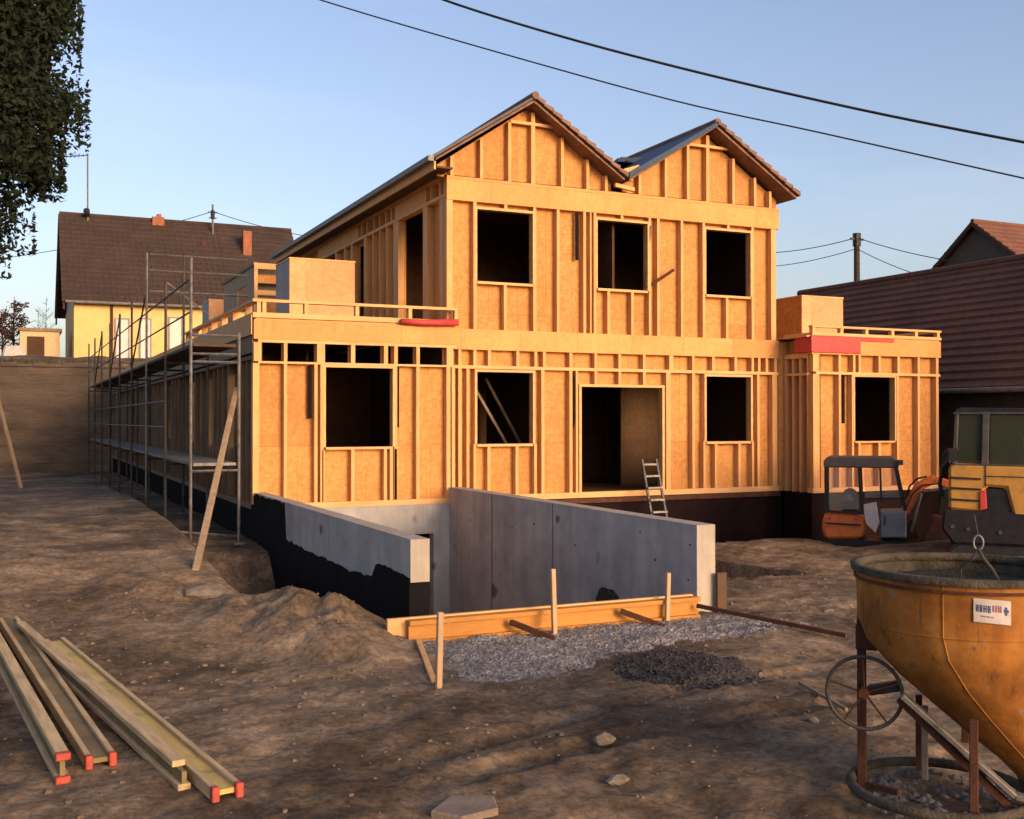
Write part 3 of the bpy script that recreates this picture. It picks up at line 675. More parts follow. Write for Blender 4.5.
# ---------------------------------------------------------------- formwork at the ramp mouth
t = thing('formwork_board', 'long orange formwork beam lying across the mouth of the ramp', 'formwork', (-1.8, -7.9, -.7))
zt = -.445
MB().box(-3.42, -.2, -7.86, -7.83, zt-.17, zt-.03).build('web', M['formwork'], t)
MB().box(-3.42, -.2, -7.90, -7.79, zt-.03, zt+.01).box(-3.42, -.2, -7.90, -7.79, zt-.21, zt-.171).build('flange', M['formwork'], t)
MB().box(-3.60, -.22, -7.785, -7.74, zt-.2, zt+.025).build('backing_plank', M['timber_h'], t)
def stake(label, ub, vb, ut, vt, y=None):
    b = atz(ub, vb, -.70); tp = aty(ut, vt, b.y+.03)
    m = MB(); m.bar(b-Vector((0,0,.2)), tp, .045, .045, up=(0,1,0)); o = m.build('wooden_stake', M['stake_wood'], bevel=.004)
    tag(o, label, 'stake', 'stakes holding the formwork'); return b, tp
s1 = stake('leftmost pale stake, nearest the camera, beside a leaning brace', 437.5, 697, 440, 612)
s2 = stake('tall pale stake standing before the middle of the formwork beam', 555, 641, 552.5, 569)
s3 = stake('pale stake near the right end of the formwork beam', 666, 627, 668, 573)
b = atz(436, 690, -.68); o = MB().bar(b, (-3.36, -7.95, -.62), .05, .06).build('wooden_brace', M['timber_h'], bevel=.004)
tag(o, 'short timber brace leaning from the left stake to the beam end', 'brace')
for lab, ua, va, ub, vb in (('dark rusty strut from the beam to the middle stake', 510, 622, 554, 639), ('dark rusty strut from the beam to the right stake', 620, 611, 664, 627)):
    a = aty(ua, va, -7.93); c = atz(ub, vb, -.64)
    o = MB().bar(a, c, .045, .05).build('steel_strut', M['rust']); tag(o, lab, 'strut', 'struts bracing the formwork')
a = aty(697, 606, -7.93); c = atz(846, 636, -.60)
m = MB(); m.bar(a, c, .035, .04); o = m.build('iron_bar', M['rust']); tag(o, 'long thin dark bar lying from the formwork across the soil', 'bar')
c = atz(722, 607, -.62); o = MB().box(c.x-.06, c.x+.06, c.y, c.y+.04, -.7, c.z+.37).build('upright_board', M['siding_dark'])
tag(o, 'short dark board standing behind the right ramp wall end', 'board')

# ---------------------------------------------------------------- gravel
def patch(name, label, inside, x0, x1, y0, y1, dz, m, nst, smin, smax, step=.05):
    xs = np.arange(x0, x1, step); ys = np.arange(y0, y1, step); X, Y = np.meshgrid(xs, ys)
    I = inside(X, Y); Zg = ground_z(X, Y) + dz*np.clip(I*2.0, -1, 1) + .012*fbm(X, Y, 14, 3)*(I > 0)
    mb = MB(); vid = {}
    for j in range(len(ys)-1):
        for i in range(len(xs)-1):
            if I[j,i] > -.3 and I[j+1,i] > -.3 and I[j,i+1] > -.3 and I[j+1,i+1] > -.3:
                ids = []
                for a, b_ in ((j,i),(j,i+1),(j+1,i+1),(j+1,i)):
                    if (a,b_) not in vid: vid[a,b_] = len(mb.v); mb.v.append((X[a,b_], Y[a,b_], Zg[a,b_]))
                    ids.append(vid[a,b_])
                mb.f.append(tuple(ids))
    k = 0
    while k < nst:
        x = random.uniform(x0, x1); y = random.uniform(y0, y1); q = float(inside(np.array([x]), np.array([y]))[0])
        if q < random.uniform(-.15, .12): k += .2; continue
        k += 1; s = random.uniform(smin, smax); z = gz(x, y) + dz*min(1, max(-1, q*2)) + s*.3
        o6 = [(s,0,0),(-s,0,0),(0,s,0),(0,-s,0),(0,0,s*.7),(0,0,-s*.7)]; a = random.random()*6
        vs = [(x+p[0]*math.cos(a)*random.uniform(.6,1.2)-p[1]*math.sin(a), y+p[0]*math.sin(a)+p[1]*math.cos(a)*random.uniform(.6,1.2), z+p[2]) for p in o6]
        mb.add(vs, [(0,2,4),(2,1,4),(1,3,4),(3,0,4),(2,0,5),(1,2,5),(3,1,5),(0,3,5)])
    o = mb.build(name, m); tag(o, label, name.replace('_', ' '), kind='stuff'); return o
def in_gravel(x, y):
    d = np.minimum(np.minimum(x+3.5, .45-x), np.minimum(-7.72-y, y-(-9.15+.28*(x+1.5)*.6)))
    return d + .35*fbm(x, y, 1.1, 4)*(y < -7.95)
patch('gravel', 'light grey gravel strip before the formwork beam', in_gravel, -3.7, 1.5, -9.9, -7.7, .018, M['gravel'], 6500, .004, .011)
hc = atz(682, 664, -.62)
def in_heap(x, y):
    c, s = math.cos(-.42), math.sin(-.42); dx = (x-hc.x)*c+(y-hc.y)*s; dy = -(x-hc.x)*s+(y-hc.y)*c
    return 1-np.sqrt((dx/.62)**2+(dy/.55)**2)+.35*fbm(x, y, 2.0, 4)
patch('dark_gravel', 'dark damp gravel heap beside the light gravel', in_heap, hc.x-1.1, hc.x+1.1, hc.y-1.1, hc.y+1.1, .05, M['gravel_dark'], 700, .008, .022)

# ---------------------------------------------------------------- formwork beams, bottom left
def h_beam(label, near, far, z, upright, web='beam_web', cap=True, H=.17, Wd=.075, dz=0, tilt=0, broken=False):
    a = atg(*near); b = atg(*far); z = gz(a.x, a.y); ctr = (a+b)/2; d = (b-a); L = d.length; ang = math.atan2(d.y, d.x)
    t = thing('formwork_beam', label, 'formwork beam', (a.x, a.y, z), ang, 'yellow timber formwork beams on the soil')
    slope = (gz(b.x,b.y)-gz(a.x,a.y))
    base = gz(a.x,a.y)-z+dz
    def TR(m):
        c, s = math.cos(tilt), math.sin(tilt)
        m.v = [(p[0], p[1]*c-p[2]*s, p[1]*s+p[2]*c + base + p[0]/L*slope) for p in m.v]; return m
    th = .036
    if upright:
        f1 = TR(MB().box(0, L, -Wd/2, Wd/2, 0, th)); f2 = TR(MB().box(0 if not broken else .1, L, -Wd/2, Wd/2, H-th, H)); wb = TR(MB().box(.004, L-.01, -.014, .014, th, H-th))
        ends = [((-Wd/2, Wd/2), (0, th)), ((-Wd/2, Wd/2), (H-th, H))]
    else:
        f1 = TR(MB().box(0, L, -H/2, -H/2+th, 0, Wd)); f2 = TR(MB().box(0, L, H/2-th, H/2, 0, Wd)); wb = TR(MB().box(.004, L-.01, -H/2+th, H/2-th, Wd/2-.014, Wd/2+.014))
        ends = [((-H/2, -H/2+th), (0, Wd)), ((H/2-th, H/2), (0, Wd))]
    f1.build('flange', M['beam_flange'], t, world=False, bevel=.004); f2.build('flange', M['beam_flange'], t, world=False, bevel=.004)
    wb.build('web', M[web], t, world=False)
    if cap:
        for (ya, yb), (za, zb) in ends:
            TR(MB().box(-.03, .022, ya-.003, yb+.003, za-.003, zb+.003)).build('end_cap', M['redcap'], t, world=False, bevel=.006)
    return t
h_beam('leftmost formwork beam, standing on edge with red end caps', (62, 782), (-26, 622), -.68, True, 'beam_web_dirty')
h_beam('formwork beam lying flat between the leftmost and the weathered beam', (100, 766), (8, 626), -.68, False, 'beam_web_dirty')
h_beam('weathered beam with a splintered end and no red caps', (184, 790), (20, 640), -.68, True, 'beam_web_dirty', cap=False, broken=True, H=.14)
h_beam('brightest yellow formwork beam, lying flat, rightmost of the four', (226, 798), (54, 646), -.68, False, 'beam_web')
a = atz(-20, 756, -.66); b = atz(46, 752, -.66); o = MB().tube([a, b], .014, 8).build('steel_pipe', M['steel']); tag(o, 'thin grey pipe at the left edge beside the beams', 'pipe')

# ---------------------------------------------------------------- stones, sticks, slab
def rock(name, label, u, v, r, sx=1, sy=1, sz=.7, m='stone'):
    p = atg(u, v)
    import bmesh
    bm = bmesh.new(); bmesh.ops.create_icosphere(bm, subdivisions=2, radius=r)
    me = bpy.data.meshes.new(name)
    for q in bm.verts:
        k = 1+random.uniform(-.16,.16); q.co = Vector((q.co.x*sx*k, q.co.y*sy*k, q.co.z*sz*k))
    bm.to_mesh(me); bm.free(); me.materials.append(M[m]); o = bpy.data.objects.new(name, me); COL.objects.link(o)
    o.location = (p.x, p.y, p.z+r*sz*.35); tag(o, label, 'stone', 'loose stones on the soil'); return o
rock('stone', 'pale stone in the middle of the foreground soil', 604, 742, .055, 1.3, 1, .8)
rock('stone', 'small pale stone below the iron bar by the bucket', 813, 722, .035)
rock('stone', 'flat pale clod near the bottom of the picture', 617, 782, .06, 1.2, .8, .5)
rock('stone', 'small stone on the right slope above the iron bar', 828, 612, .05, 1.5, 1, .5)
rock('stone', 'grey rounded stone on the crest by the leaning prop', 207, 596, .16, 1.5, .9, .6)
rock('stone', 'light flat stone left of the prop on the bare soil', 60, 588, .06, 1.4, 1, .4)
a = atz(799, 683, -.64); b = atz(846, 710, -.62); o = MB().bar(a, b, .02, .025).build('wooden_lath', M['timber_grey']); tag(o, 'pale lath on the soil beside the bucket handwheel', 'lath')
p = atz(462, 806, -.66); t = thing('stone_slab', 'flat brown slab half sunk at the bottom edge of the picture', 'slab', (p.x, p.y, gz(p.x,p.y)), -.5)
MB().prism([(-.16,-.12),(.02,-.2),(.2,-.06),(.16,.13),(-.08,.12)], 'z', -.05, .03).build('slab_body', M['slab'], t, world=False, bevel=.008)
# clods: countless
mb = MB()
for k in range(2600):
    x = random.uniform(-8.2, 3.5); y = random.uniform(-14.0, -5.5)
    if -3.35 < x < .35 and y > -8: continue
    if vnoise(np.array([x*1.3]), np.array([y*1.3]))[0] < random.uniform(-.5, .25): continue
    s = random.choice((.008,.011,.015,.02,.028))*random.uniform(.7,1.2); z = gz(x, y)+s*.2
    vs = [(x+p[0]*s*random.uniform(.6,1.3), y+p[1]*s*random.uniform(.6,1.3), z-s*.3+p[2]*s*random.uniform(.5,.8)) for p in ((1,0,0),(.3,.9,0),(-.8,.5,0),(-.7,-.6,0),(.4,-.9,0),(.6,.05,.8),(.1,.5,.9),(-.5,.2,.8),(-.3,-.4,.9),(.3,-.5,.8))]
    mb.add(vs, [(i,(i+1)%5,(i+1)%5+5,i+5) for i in range(5)] + [(5,6,7,8,9)])
M['clod'] = simple('clod', (.17,.13,.095), (.09,.066,.046), .95, sc=2)
tag(mb.build('soil_clods', M['clod']), 'small clods and pebbles strewn over the soil', 'clods', kind='stuff')

# ---------------------------------------------------------------- prop and planks
a = Vector((-3.42, .55, 1.93)); b = atz(195, 583, -.42); b.z = gz(b.x, b.y)-.02
o = MB().bar(a, b, .075, .075).build('wooden_prop', M['timber_worn'], bevel=.006); tag(o, 'long timber prop leaning against the left wing corner', 'prop')
a = atz(24, 500, -.45); b = atd(-6, 395, a.y+14)
b = aty(-2, 398, a.y+.8); o = MB().bar(a, b, .08, .05).build('leaning_plank', M['timber_grey']); tag(o, 'grey plank leaning in the soil at the far left', 'plank')

# ---------------------------------------------------------------- ladder
lb = aty(664, 532, -.95); lt_ = aty(649, 460, -.10); dx = .155
t = thing('ladder', 'short aluminium ladder leaning against the door threshold', 'ladder', (lb.x, lb.y, lb.z))
for s in (-1, 1):
    MB().bar(lb+Vector((s*dx,0,-.25)), lt_+Vector((s*dx,0,0)), .035, .06).build('rail', M['steel'], t)
for k in range(6):
    p = lb.lerp(lt_, k/6+.1); MB().bar(p+Vector((-dx,0,0)), p+Vector((dx,0,0)), .04, .035).build('rung', M['steel'], t)

# ---------------------------------------------------------------- scaffold
sc = thing('scaffold', 'steel tube scaffold with decks along the left wing', 'scaffold', (-4, 10, -.5))
XO, XI = -4.33, -3.62
YS = [-.7, 2.2, 5.1, 8.0, 10.9, 13.8, 16.7, 19.6, 22.5]
for i, y in enumerate(YS):
    zt = 3.85 if i not in (2,) else 4.75
    if i > 2: zt = 4.05
    for x in (XO, XI):
        z0 = gz(x, y) if x == XO else max(gz(x, y), -.45)
        if x == XI: zt2 = 2.75 if i != 2 else 4.75
        else: zt2 = zt
        MB().tube([(x,y,z0), (x,y,zt2)], .024, 8).build('standard', M['steel' if i == 0 or (i == 2 and x == XO) else 'tube_dark'], sc)  # farther tubes get the dark steel, which paints in their shade
        MB().box(x-.07, x+.07, y-.07, y+.07, z0-.01, z0+.012).build('base_plate', M['steel_dull'], sc)
    for z in (.66, 2.42): MB().tube([(XO,y,z),(XI,y,z)], .022, 6).build('transom', M['steel' if i == 0 else 'tube_dark'], sc)
for z, nm in ((.78, 'deck'), (2.58, 'deck')):
    for i in range(len(YS)-1):
        y0, y1 = YS[i]+.02, YS[i+1]-.02
        MB().box(XO+.04, XI-.04, y0, y1, z-.045, z).build('deck', M['steel_dull'] if z < 1 else M['siding_dark'], sc)
for z in (3.05, 3.55): MB().tube([(XO,YS[0],z),(XO,YS[-1],z)], .014, 6).build('guard_rail', M['tube_dark'], sc)
for z in (1.3, 1.75): MB().tube([(XO,YS[1],z),(XO,YS[-1],z)], .018, 6).build('guard_rail', M['tube_dark'], sc)
for i in (3, 5, 7): MB().tube([(XO,YS[i],2.6),(XO,YS[i-1],4.0)], .018, 6).build('brace', M['tube_dark'], sc)
for z in (3.0, 2.60): MB().tube([(XO,YS[0],z-.3),(XI,YS[0],z-.3)], .022, 6).build('transom', M['steel'], sc)
# the taller end guard above the roof
yg = YS[2]
for z in (4.72, 4.40, 3.98):
    MB().tube([(XO+.06,yg,z+.0),(-2.35,yg,z)], .02 if z > 4 else .03, 6).build('guard_rail', M['steel'], sc)
MB().tube([(XO+.35,yg,4.2),(XI+.5,yg,3.55)], .018, 6).build('brace', M['steel_dull'], sc)
a = aty(170, 537, -2.2)
o = MB().tube([atz(172,531,-.3), atz(240,536,-.45)], .02, 6).build('loose_tube', M['steel_dull']); tag(o, 'loose steel tube lying on the soil at the scaffold foot', 'tube')

# ================================================================== BACKGROUND LEFT
rwl = thing('retaining_wall', 'rough brown retaining wall at the back of the site on the left', 'wall', (-12, 27, -.8))
MB().box(-60, 6, 26.80, 27.0, -1.2, 3.40).build('wall_core', M['stone_wall'], rwl)
cw = MB(); z = -.9; k = 0
while z < 3.38:
    hgt = min(random.uniform(.5,.8), 3.41-z); x = -26 - random.random()
    while x < 5:
        wd = random.uniform(1.4,2.8); cw.box(x, x+wd-.004, 26.72+random.uniform(-.012,.012), 26.81, z, z+hgt-.004); x += wd
    z += hgt
cw.build('wall_facing', M['stone_wall'], rwl, bevel=.004)
cp = MB()
for k in range(60):
    x = -24+k*.5; cp.box(x, x+.49, 26.66+random.uniform(-.04,.04), 27.05, 3.421, 3.50+random.uniform(0,.10))
cp.build('coping', M['stone_wall'], rwl)
mb = MB()
for k in range(1400):
    x = random.uniform(-14, -2); y = random.uniform(26.8, 30); z = gz(x, y)
    h = random.uniform(.08,.30); a = random.uniform(0, 6.3); dx_, dy_ = math.cos(a)*.03, math.sin(a)*.03; lx, ly = random.uniform(-.12,.12), random.uniform(-.12,.12)
    mb.add([(x-dx_,y-dy_,z-.05),(x+dx_,y+dy_,z-.05),(x+lx,y+ly,z+h)], [(0,1,2)])
tag(mb.build('dry_grass', simple('dry_grass', (.09,.07,.035), (.05,.04,.02), .9, bstr=0)), 'dry grass and weeds on top of the retaining wall', 'grass', kind='stuff')

hl = thing('yellow_house', 'yellow rendered house with steep dark brown roof behind the site', 'house', (2, 42, 4.4))
xa, xb, yf, yr, yb = -4.05, 7.4, 38.0, 42.4, 46.8
ze = aty(120, 301, yf).z; zr = aty(61, 213, yr).z; zg = 4.2
MB().box(xa, xb, yf, yb, zg, ze+.05).build('wall', M['stucco'], hl)
MB().prism([(yf+.01, ze+.05), (yb-.01, ze+.05), (yr, zr-.3)], 'x', xa+.02, xb-.02).build('gable_wall', M['grey_panel'], hl)
rf = MB()
def stepped(mb, ya, za, yb_, zb_, x0, x1, n, th=.05):
    """courses between eave (ya,za) and ridge (yb_,zb_)"""
    for i in range(n):
        t0, t1 = i/n, (i+1.12)/n
        a = (ya+(yb_-ya)*t0, za+(zb_-za)*t0); b = (ya+(yb_-ya)*min(t1,1), za+(zb_-za)*min(t1,1))
        mb.prism([(a[0],a[1]+.02), (b[0],b[1]-.0), (b[0],b[1]+th*.5), (a[0],a[1]+.02+th)], 'x', x0, x1)
stepped(rf, yf-.4, ze-.15, yr, zr-.05, xa-.55, xb, 18, .09)
stepped(rf, yb+.4, ze-.15, yr, zr-.05, xa-.55, xb, 8, .09)
rfo = rf.build('roof', M['tile_dark'], hl)
MB().prism([(yf-.35, ze-.18), (yr, zr-.12), (yb+.35, ze-.18), (yb+.35, ze-.5), (yr, zr-.5), (yf-.35, ze-.5)], 'x', xa-.50, xa-.42).build('barge_board', M['dark_void'], rfo)
MB().tube([(xa-.5,yr,zr),(xb,yr,zr)], .12, 8).build('ridge', M['tile_dark'], rfo)
rb = MB()      # standing seams / runoff battens of the roof
for k in range(28):
    x = xa-.2+k*.28; rb.bar((x,yf-.38,ze-.01),(x,yr-.1,zr-.05),.035,.03,up=(0,-1,1))
rb.build('roof_battens', simple('streak', (.075,.050,.036), (.045,.030,.024), .9), rfo)
MB().tube([(xa-.4,yf-.48,ze-.14),(xb,yf-.48,ze-.14)], .07, 8).build('gutter', M['steel_dull'], hl)
x = aty(112, 320, yf-.1).x; MB().tube([(x,yf-.1,zg),(x,yf-.1,ze-.1)], .06, 8).build('downpipe', M['rust'], hl)
for ua, ub, vt in ((116.5,128,319), (141,150,319), (170,181,318)):
    a = aty(ua, vt, yf).x; b = aty(ub, vt, yf).x; z1 = aty(ua, vt, yf).z
    f = MB().box(a, b, yf-.05, yf-.003, zg, z1).build('door', M['white_door'], hl)
    MB().box(a-.08, a-.001, yf-.07, yf-.002, zg, z1+.08).box(b+.001, b+.08, yf-.07, yf-.002, zg, z1+.08).box(a, b, yf-.07, yf-.002, z1+.001, z1+.08).build('frame', M['grey_panel'], f)
p = aty(159, 222, yr); MB().box(p.x-.35, p.x+.25, yr-.3, yr+.3, p.z-.9, p.z+.25).box(p.x-.1, p.x+.12, yr-.2, yr+.2, p.z+.251, p.z+.42).build('chimney', M['brick'], hl)
p = aty(247, 262, 40.8); MB().box(p.x-.22, p.x+.22, 40.6, 41.0, p.z-1.0, aty(247,231,40.8).z).build('chimney', M['brick'], hl)
p = aty(203, 245, 41.5); MB().box(p.x-.15, p.x+.1, 41.0, 41.1, p.z-.1, p.z+.1).build('roof_vent', M['rust'], hl)
an = thing('tv_antenna', 'tall thin antenna on the left end of the brown roof', 'antenna', tuple(aty(88,216,yr-.3)))
p0 = aty(88, 222, yr-.3); p1 = aty(88, 153, yr-.3)
MB().tube([p0, p1], .045, 6).build('mast', M['steel_dull'], an)
q0 = aty(67, 156, yr-.3); m = MB(); m.tube([q0, p1-Vector((0,0,.08))], .035, 6)
for k in range(6):
    c = q0.lerp(p1-Vector((0,0,.08)), k/5); m.tube([c-Vector((0,.35,0)), c+Vector((0,.35,0))], .015, 5)
m.build('boom', M['steel_dull'], an)
p = aty(87, 212, yr-.35); MB().tube([p-Vector((0,.1,.15)), p+Vector((0,.1,.15))], .16, 8).build('mast_foot', M['black'], an)
rm = thing('roof_mast', 'short service mast with cables on the brown roof', 'mast', tuple(aty(213,238,yr-.6)))
p0 = aty(213,240,yr-.6); p1 = aty(213,204,yr-.6); MB().tube([p0,p1], .06, 6).build('mast', M['steel_dull'], rm)
p = aty(213,212,yr-.6); m = MB().bar(p-Vector((.25,0,0)), p+Vector((.25,0,0)), .06).bar(p-Vector((.2,0,.3)), p+Vector((.2,0,-.3)), .06); m.tube([p-Vector((0,0,.35)), p+Vector((0,0,.1))], .11, 8); m.build('insulators', M['black'], rm)

# far left: sheds, shrub, bare trees
sh = thing('cream_shed', 'low cream outbuilding left of the yellow house', 'shed', (-7, 46, 4.4))
a = aty(20, 330, 39.5); b = aty(60, 330, 39.5)
MB().box(a.x, b.x, 39.5, 42, 4.0, a.z).build('wall', M['cream'], sh)
MB().box(a.x-.1, b.x+.1, 39.4, 42.1, a.z+.001, a.z+.15).build('roof', M['timber_grey'], sh)
p = aty(36, 343, 39.4); MB().box(p.x-.38, p.x+.38, 39.43, 39.497, 4.1, p.z+.35).build('door', M['dark_void'], sh)
p = aty(14, 350, 36); o = MB().prism([(p.x-.5,4.2),(p.x+.5,4.2),(p.x+.35,4.8),(p.x-.4,4.75)], 'y', 36, 37.4).build('covered_pile', M['sticker'], bevel=.08); tag(o, 'low white covered pile at the far left edge of the terrace', 'covered pile')
def bare_tree(name, label, base, h, seed, m, n=5, spread=.5, leaf=None, r0=.05):
    rd = random.Random(seed); t = thing(name, label, 'tree', base)
    tk = MB(); br = MB(); tips = []
    B = Vector(base); tk.tube([B, B+Vector((rd.uniform(-.05,.05),0,h*.5)), B+Vector((rd.uniform(-.1,.1),0,h))], [r0, r0*.7, r0*.2], 6)
    for k in range(n*5):
        z = rd.uniform(.12, .95)*h; a = rd.uniform(0, 6.3); l_ = (1.05-z/h)*h*spread*rd.uniform(.5,1)
        p = B+Vector((0,0,z)); q = p+Vector((math.cos(a)*l_, math.sin(a)*l_, l_*rd.uniform(.4,1))); br.tube([p, (p+q)/2+Vector((0,0,-.03)), q], [r0*.4, r0*.3, r0*.12], 4)
        tips.append((p, q))
        for j in range(3):
            s = p.lerp(q, rd.uniform(.3,.9)); e = s+Vector((rd.uniform(-.3,.3), rd.uniform(-.3,.3), rd.uniform(.05,.4)))*h*.14; br.tube([s, e], [r0*.2, r0*.08], 3); tips.append((s, e))
    tk.build('trunk', M['bark'], t); br.build('branches', M['bark'], t)
    if leaf:
        lf = MB()
        for p, q in tips:
            for j in range(leaf):
                c = p.lerp(q, rd.uniform(.2,1.05)) + Vector([rd.gauss(0,.08)*h*.3 for _ in range(3)])
                s = rd.uniform(.03,.07)*h*.3; u_ = Vector([rd.uniform(-1,1) for _ in range(3)]).normalized()*s; v_ = u_.cross(Vector((rd.uniform(-1,1),.3,.6))).normalized()*s
                lf.add([c-u_, c-v_, c+u_, c+v_], [(0,1,2,3)])
        lf.build('foliage', m, t)
    return t
for i, (u, vt, y, lab) in enumerate(((14, 296, 43, 'reddish dense shrub at the left edge of the terrace'), (3, 312, 42, 'low red-brown bush cut by the left edge of the picture'))):
    b = aty(u, 352, y); b.z = gz(b.x, b.y); h = aty(u, vt, y).z-b.z
    bare_tree('red_shrub', lab, tuple(b), h, 3+i, M['leaf_red'], 6, .62, leaf=9, r0=.07)
for i, (u, vt, y, lab) in enumerate(((46, 296, 52, 'thin bare tree behind the cream shed'), (38, 306, 54, 'smaller bare tree behind the cream shed, left of the other'))):
    b = aty(u, 352, y); b.z = gz(b.x, b.y); h = aty(u, vt, y).z-b.z
    bare_tree('bare_tree', lab, tuple(b), h, 13+i, None, 7, .4, r0=.03)

# ================================================================== BARN RIGHT
bn = thing('brown_barn', 'long barn with large brown tiled roof at the right of the site', 'barn', (15.5, 2, -1))
xe, zeb = 11.55, 2.05; xrd = 15.0; zrd = 5.25; y0b, y1b = -6.0, 8.7
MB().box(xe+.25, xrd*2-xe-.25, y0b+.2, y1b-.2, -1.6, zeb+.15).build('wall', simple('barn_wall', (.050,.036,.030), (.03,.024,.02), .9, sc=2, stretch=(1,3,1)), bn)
MB().prism([(xe+.3, zeb+.16), (2*xrd-xe-.3, zeb+.16), (xrd, zrd-.15)], 'y', y0b+.25, y1b-.25).build('gable_wall', M['gable_board'], bn)
def slope_x(mb, xe_, ze_, xr, zr_, ya, yb_, n, th):
    for i in range(n):
        t0, t1 = i/n, min((i+1.12)/n, 1)
        a = (xe_+(xr-xe_)*t0, ze_+(zr_-ze_)*t0); b = (xe_+(xr-xe_)*t1, ze_+(zr_-ze_)*t1)
        mb.prism([(a[0],a[1]), (b[0],b[1]-.03), (b[0],b[1]+.0), (a[0],a[1]+th)], 'y', ya+.015*(i%2), yb_)
rf = MB(); slope_x(rf, xe, zeb, xrd, zrd, y0b, y1b, 17, .07); slope_x(rf, 2*xrd-xe, zeb, xrd, zrd, y0b, y1b, 17, .07)
rfo = rf.build('roof', M['tile_barn'], bn)
MB().tube([(xrd,y0b,zrd),(xrd,y1b,zrd)], .11, 8).build('ridge', M['tile_barn'], rfo)
MB().tube([(xe-.06,y0b,zeb-.02),(xe-.06,y1b,zeb-.02)], .06, 8).build('gutter', M['steel_dull'], bn)
for y in (-4.2, -1.0, 3.0): MB().box(xe+.19, xe+.247, y, y+1.3, -1.2, 1.4).build('door', M['dark_void'], bn)
# house behind it
yh = 15.0; ap = aty(975, 222, yh); el = aty(938, 274, yh-2.6)
hr = thing('red_roofed_house', 'house gable with reddish tiled roof beyond the brown barn', 'house', (ap.x+4, yh, 0))
zr_ = ap.z; ze_ = zr_-2.5; wy = 3.3; x0h = ap.x; 
MB().box(x0h+.1, x0h+9, yh-wy+.3, yh+wy-.3, -.8, ze_).build('wall', M['gable_board'], hr)
MB().prism([(yh-wy+.3, ze_+.001), (yh+wy-.3, ze_+.001), (yh, zr_-.2)], 'x', x0h+.1, x0h+9).build('gable_wall', M['gable_board'], hr)
rf = MB(); stepped(rf, yh-wy, ze_-.1, yh, zr_-.05, x0h-.15, x0h+9.2, 11, .07); stepped(rf, yh+wy, ze_-.1, yh, zr_-.05, x0h-.15, x0h+9.2, 11, .07)
rfo = rf.build('roof', M['tile_red'], hr)
MB().prism([(yh-wy-.02, ze_-.12), (yh, zr_+.0), (yh+wy, ze_-.12), (yh+wy, ze_-.30), (yh, zr_-.2), (yh-wy, ze_-.30)], 'x', x0h-.20, x0h-.155).build('barge_board', M['dark_void'], rfo)
MB().tube([(x0h-.15,yh,zr_),(x0h+9.2,yh,zr_)], .1, 8).build('ridge', M['tile_red'], rfo)

# utility pole and wires
def sag(a, b, s, n=14): return [a.lerp(b, k/n) - Vector((0,0,4*s*(k/n)*(1-k/n))) for k in range(n+1)]
pt = atd(857, 235, 46); up = thing('utility_pole', 'dark wooden utility pole rising behind the brown barn', 'pole', (pt.x, pt.y, -.8))
MB().tube([(pt.x,pt.y,-.8), (pt.x,pt.y,pt.z)], [.16,.12], 8).build('pole', M['bark'], up)
m = MB(); m.bar((pt.x-.35,pt.y,pt.z-.2),(pt.x+.35,pt.y,pt.z-.2),.08).tube([(pt.x,pt.y,pt.z-.5),(pt.x,pt.y,pt.z+.05)], .17, 8); m.build('crossarm', M['black'], up)
def wire(label, pts, r, m='black', grp='overhead wires'):
    o = MB().tube(pts, r, 5).build('overhead_wire', M[m]); tag(o, label, 'wire', grp); return o
A = atd(857, 238, 46); B = atd(857, 249, 46)
wire('upper wire running left from the utility pole behind the house', sag(A, atd(700, 247, 60), .5), .02)
wire('lower wire running left from the utility pole behind the house', sag(B, atd(700, 263, 60), .5), .018)
wire('upper wire running right from the utility pole to the red-roofed house', sag(A, atd(1050, 270, 36), .3), .018)
wire('lower wire running right from the utility pole to the red-roofed house', sag(B, atd(1000, 292, 36), .3), .016)
A = aty(213,211,yr-.6)
wire('wire from the roof mast towards the left over the brown roof', sag(A, atd(-40, 262, 62), .4), .02)
wire('wire from the roof mast passing right behind the gable', sag(A, atd(420, 242, 60), .6), .02)
def through(pts, ds):
    return [atd(u, v, d) for (u, v), d in zip(pts, ds)]
def run_on(P): return [P[0]+(P[0]-P[1])*50] + P + [P[-1]+(P[-1]-P[-2])*50]
def smoothpath(P, n=6):
    out = []
    for i in range(len(P)-1):
        p0 = P[max(i-1,0)]; p1 = P[i]; p2 = P[i+1]; p3 = P[min(i+2,len(P)-1)]
        for k in range(n):
            t = k/n; out.append(.5*((2*p1)+(p2-p0)*t+(2*p0-5*p1+4*p2-p3)*t*t+(3*p1-p0-3*p2+p3)*t**3))
    return out+[P[-1]]
wire('thick dark cable crossing the sky, the upper of the two', run_on(smoothpath(through([(380,-28),(445,0),(560,36),(700,73),(860,110),(1024,143),(1120,160)], [15,14.5,14,13.4,12.8,12,11.6]))), .017)
wire('thinner cable crossing the sky, the lower of the two', run_on(smoothpath(through([(250,-26),(322,0),(480,47),(671,100),(820,133),(1024,179),(1120,200)], [15,14.5,14,13.4,12.8,12,11.6]))), .010)

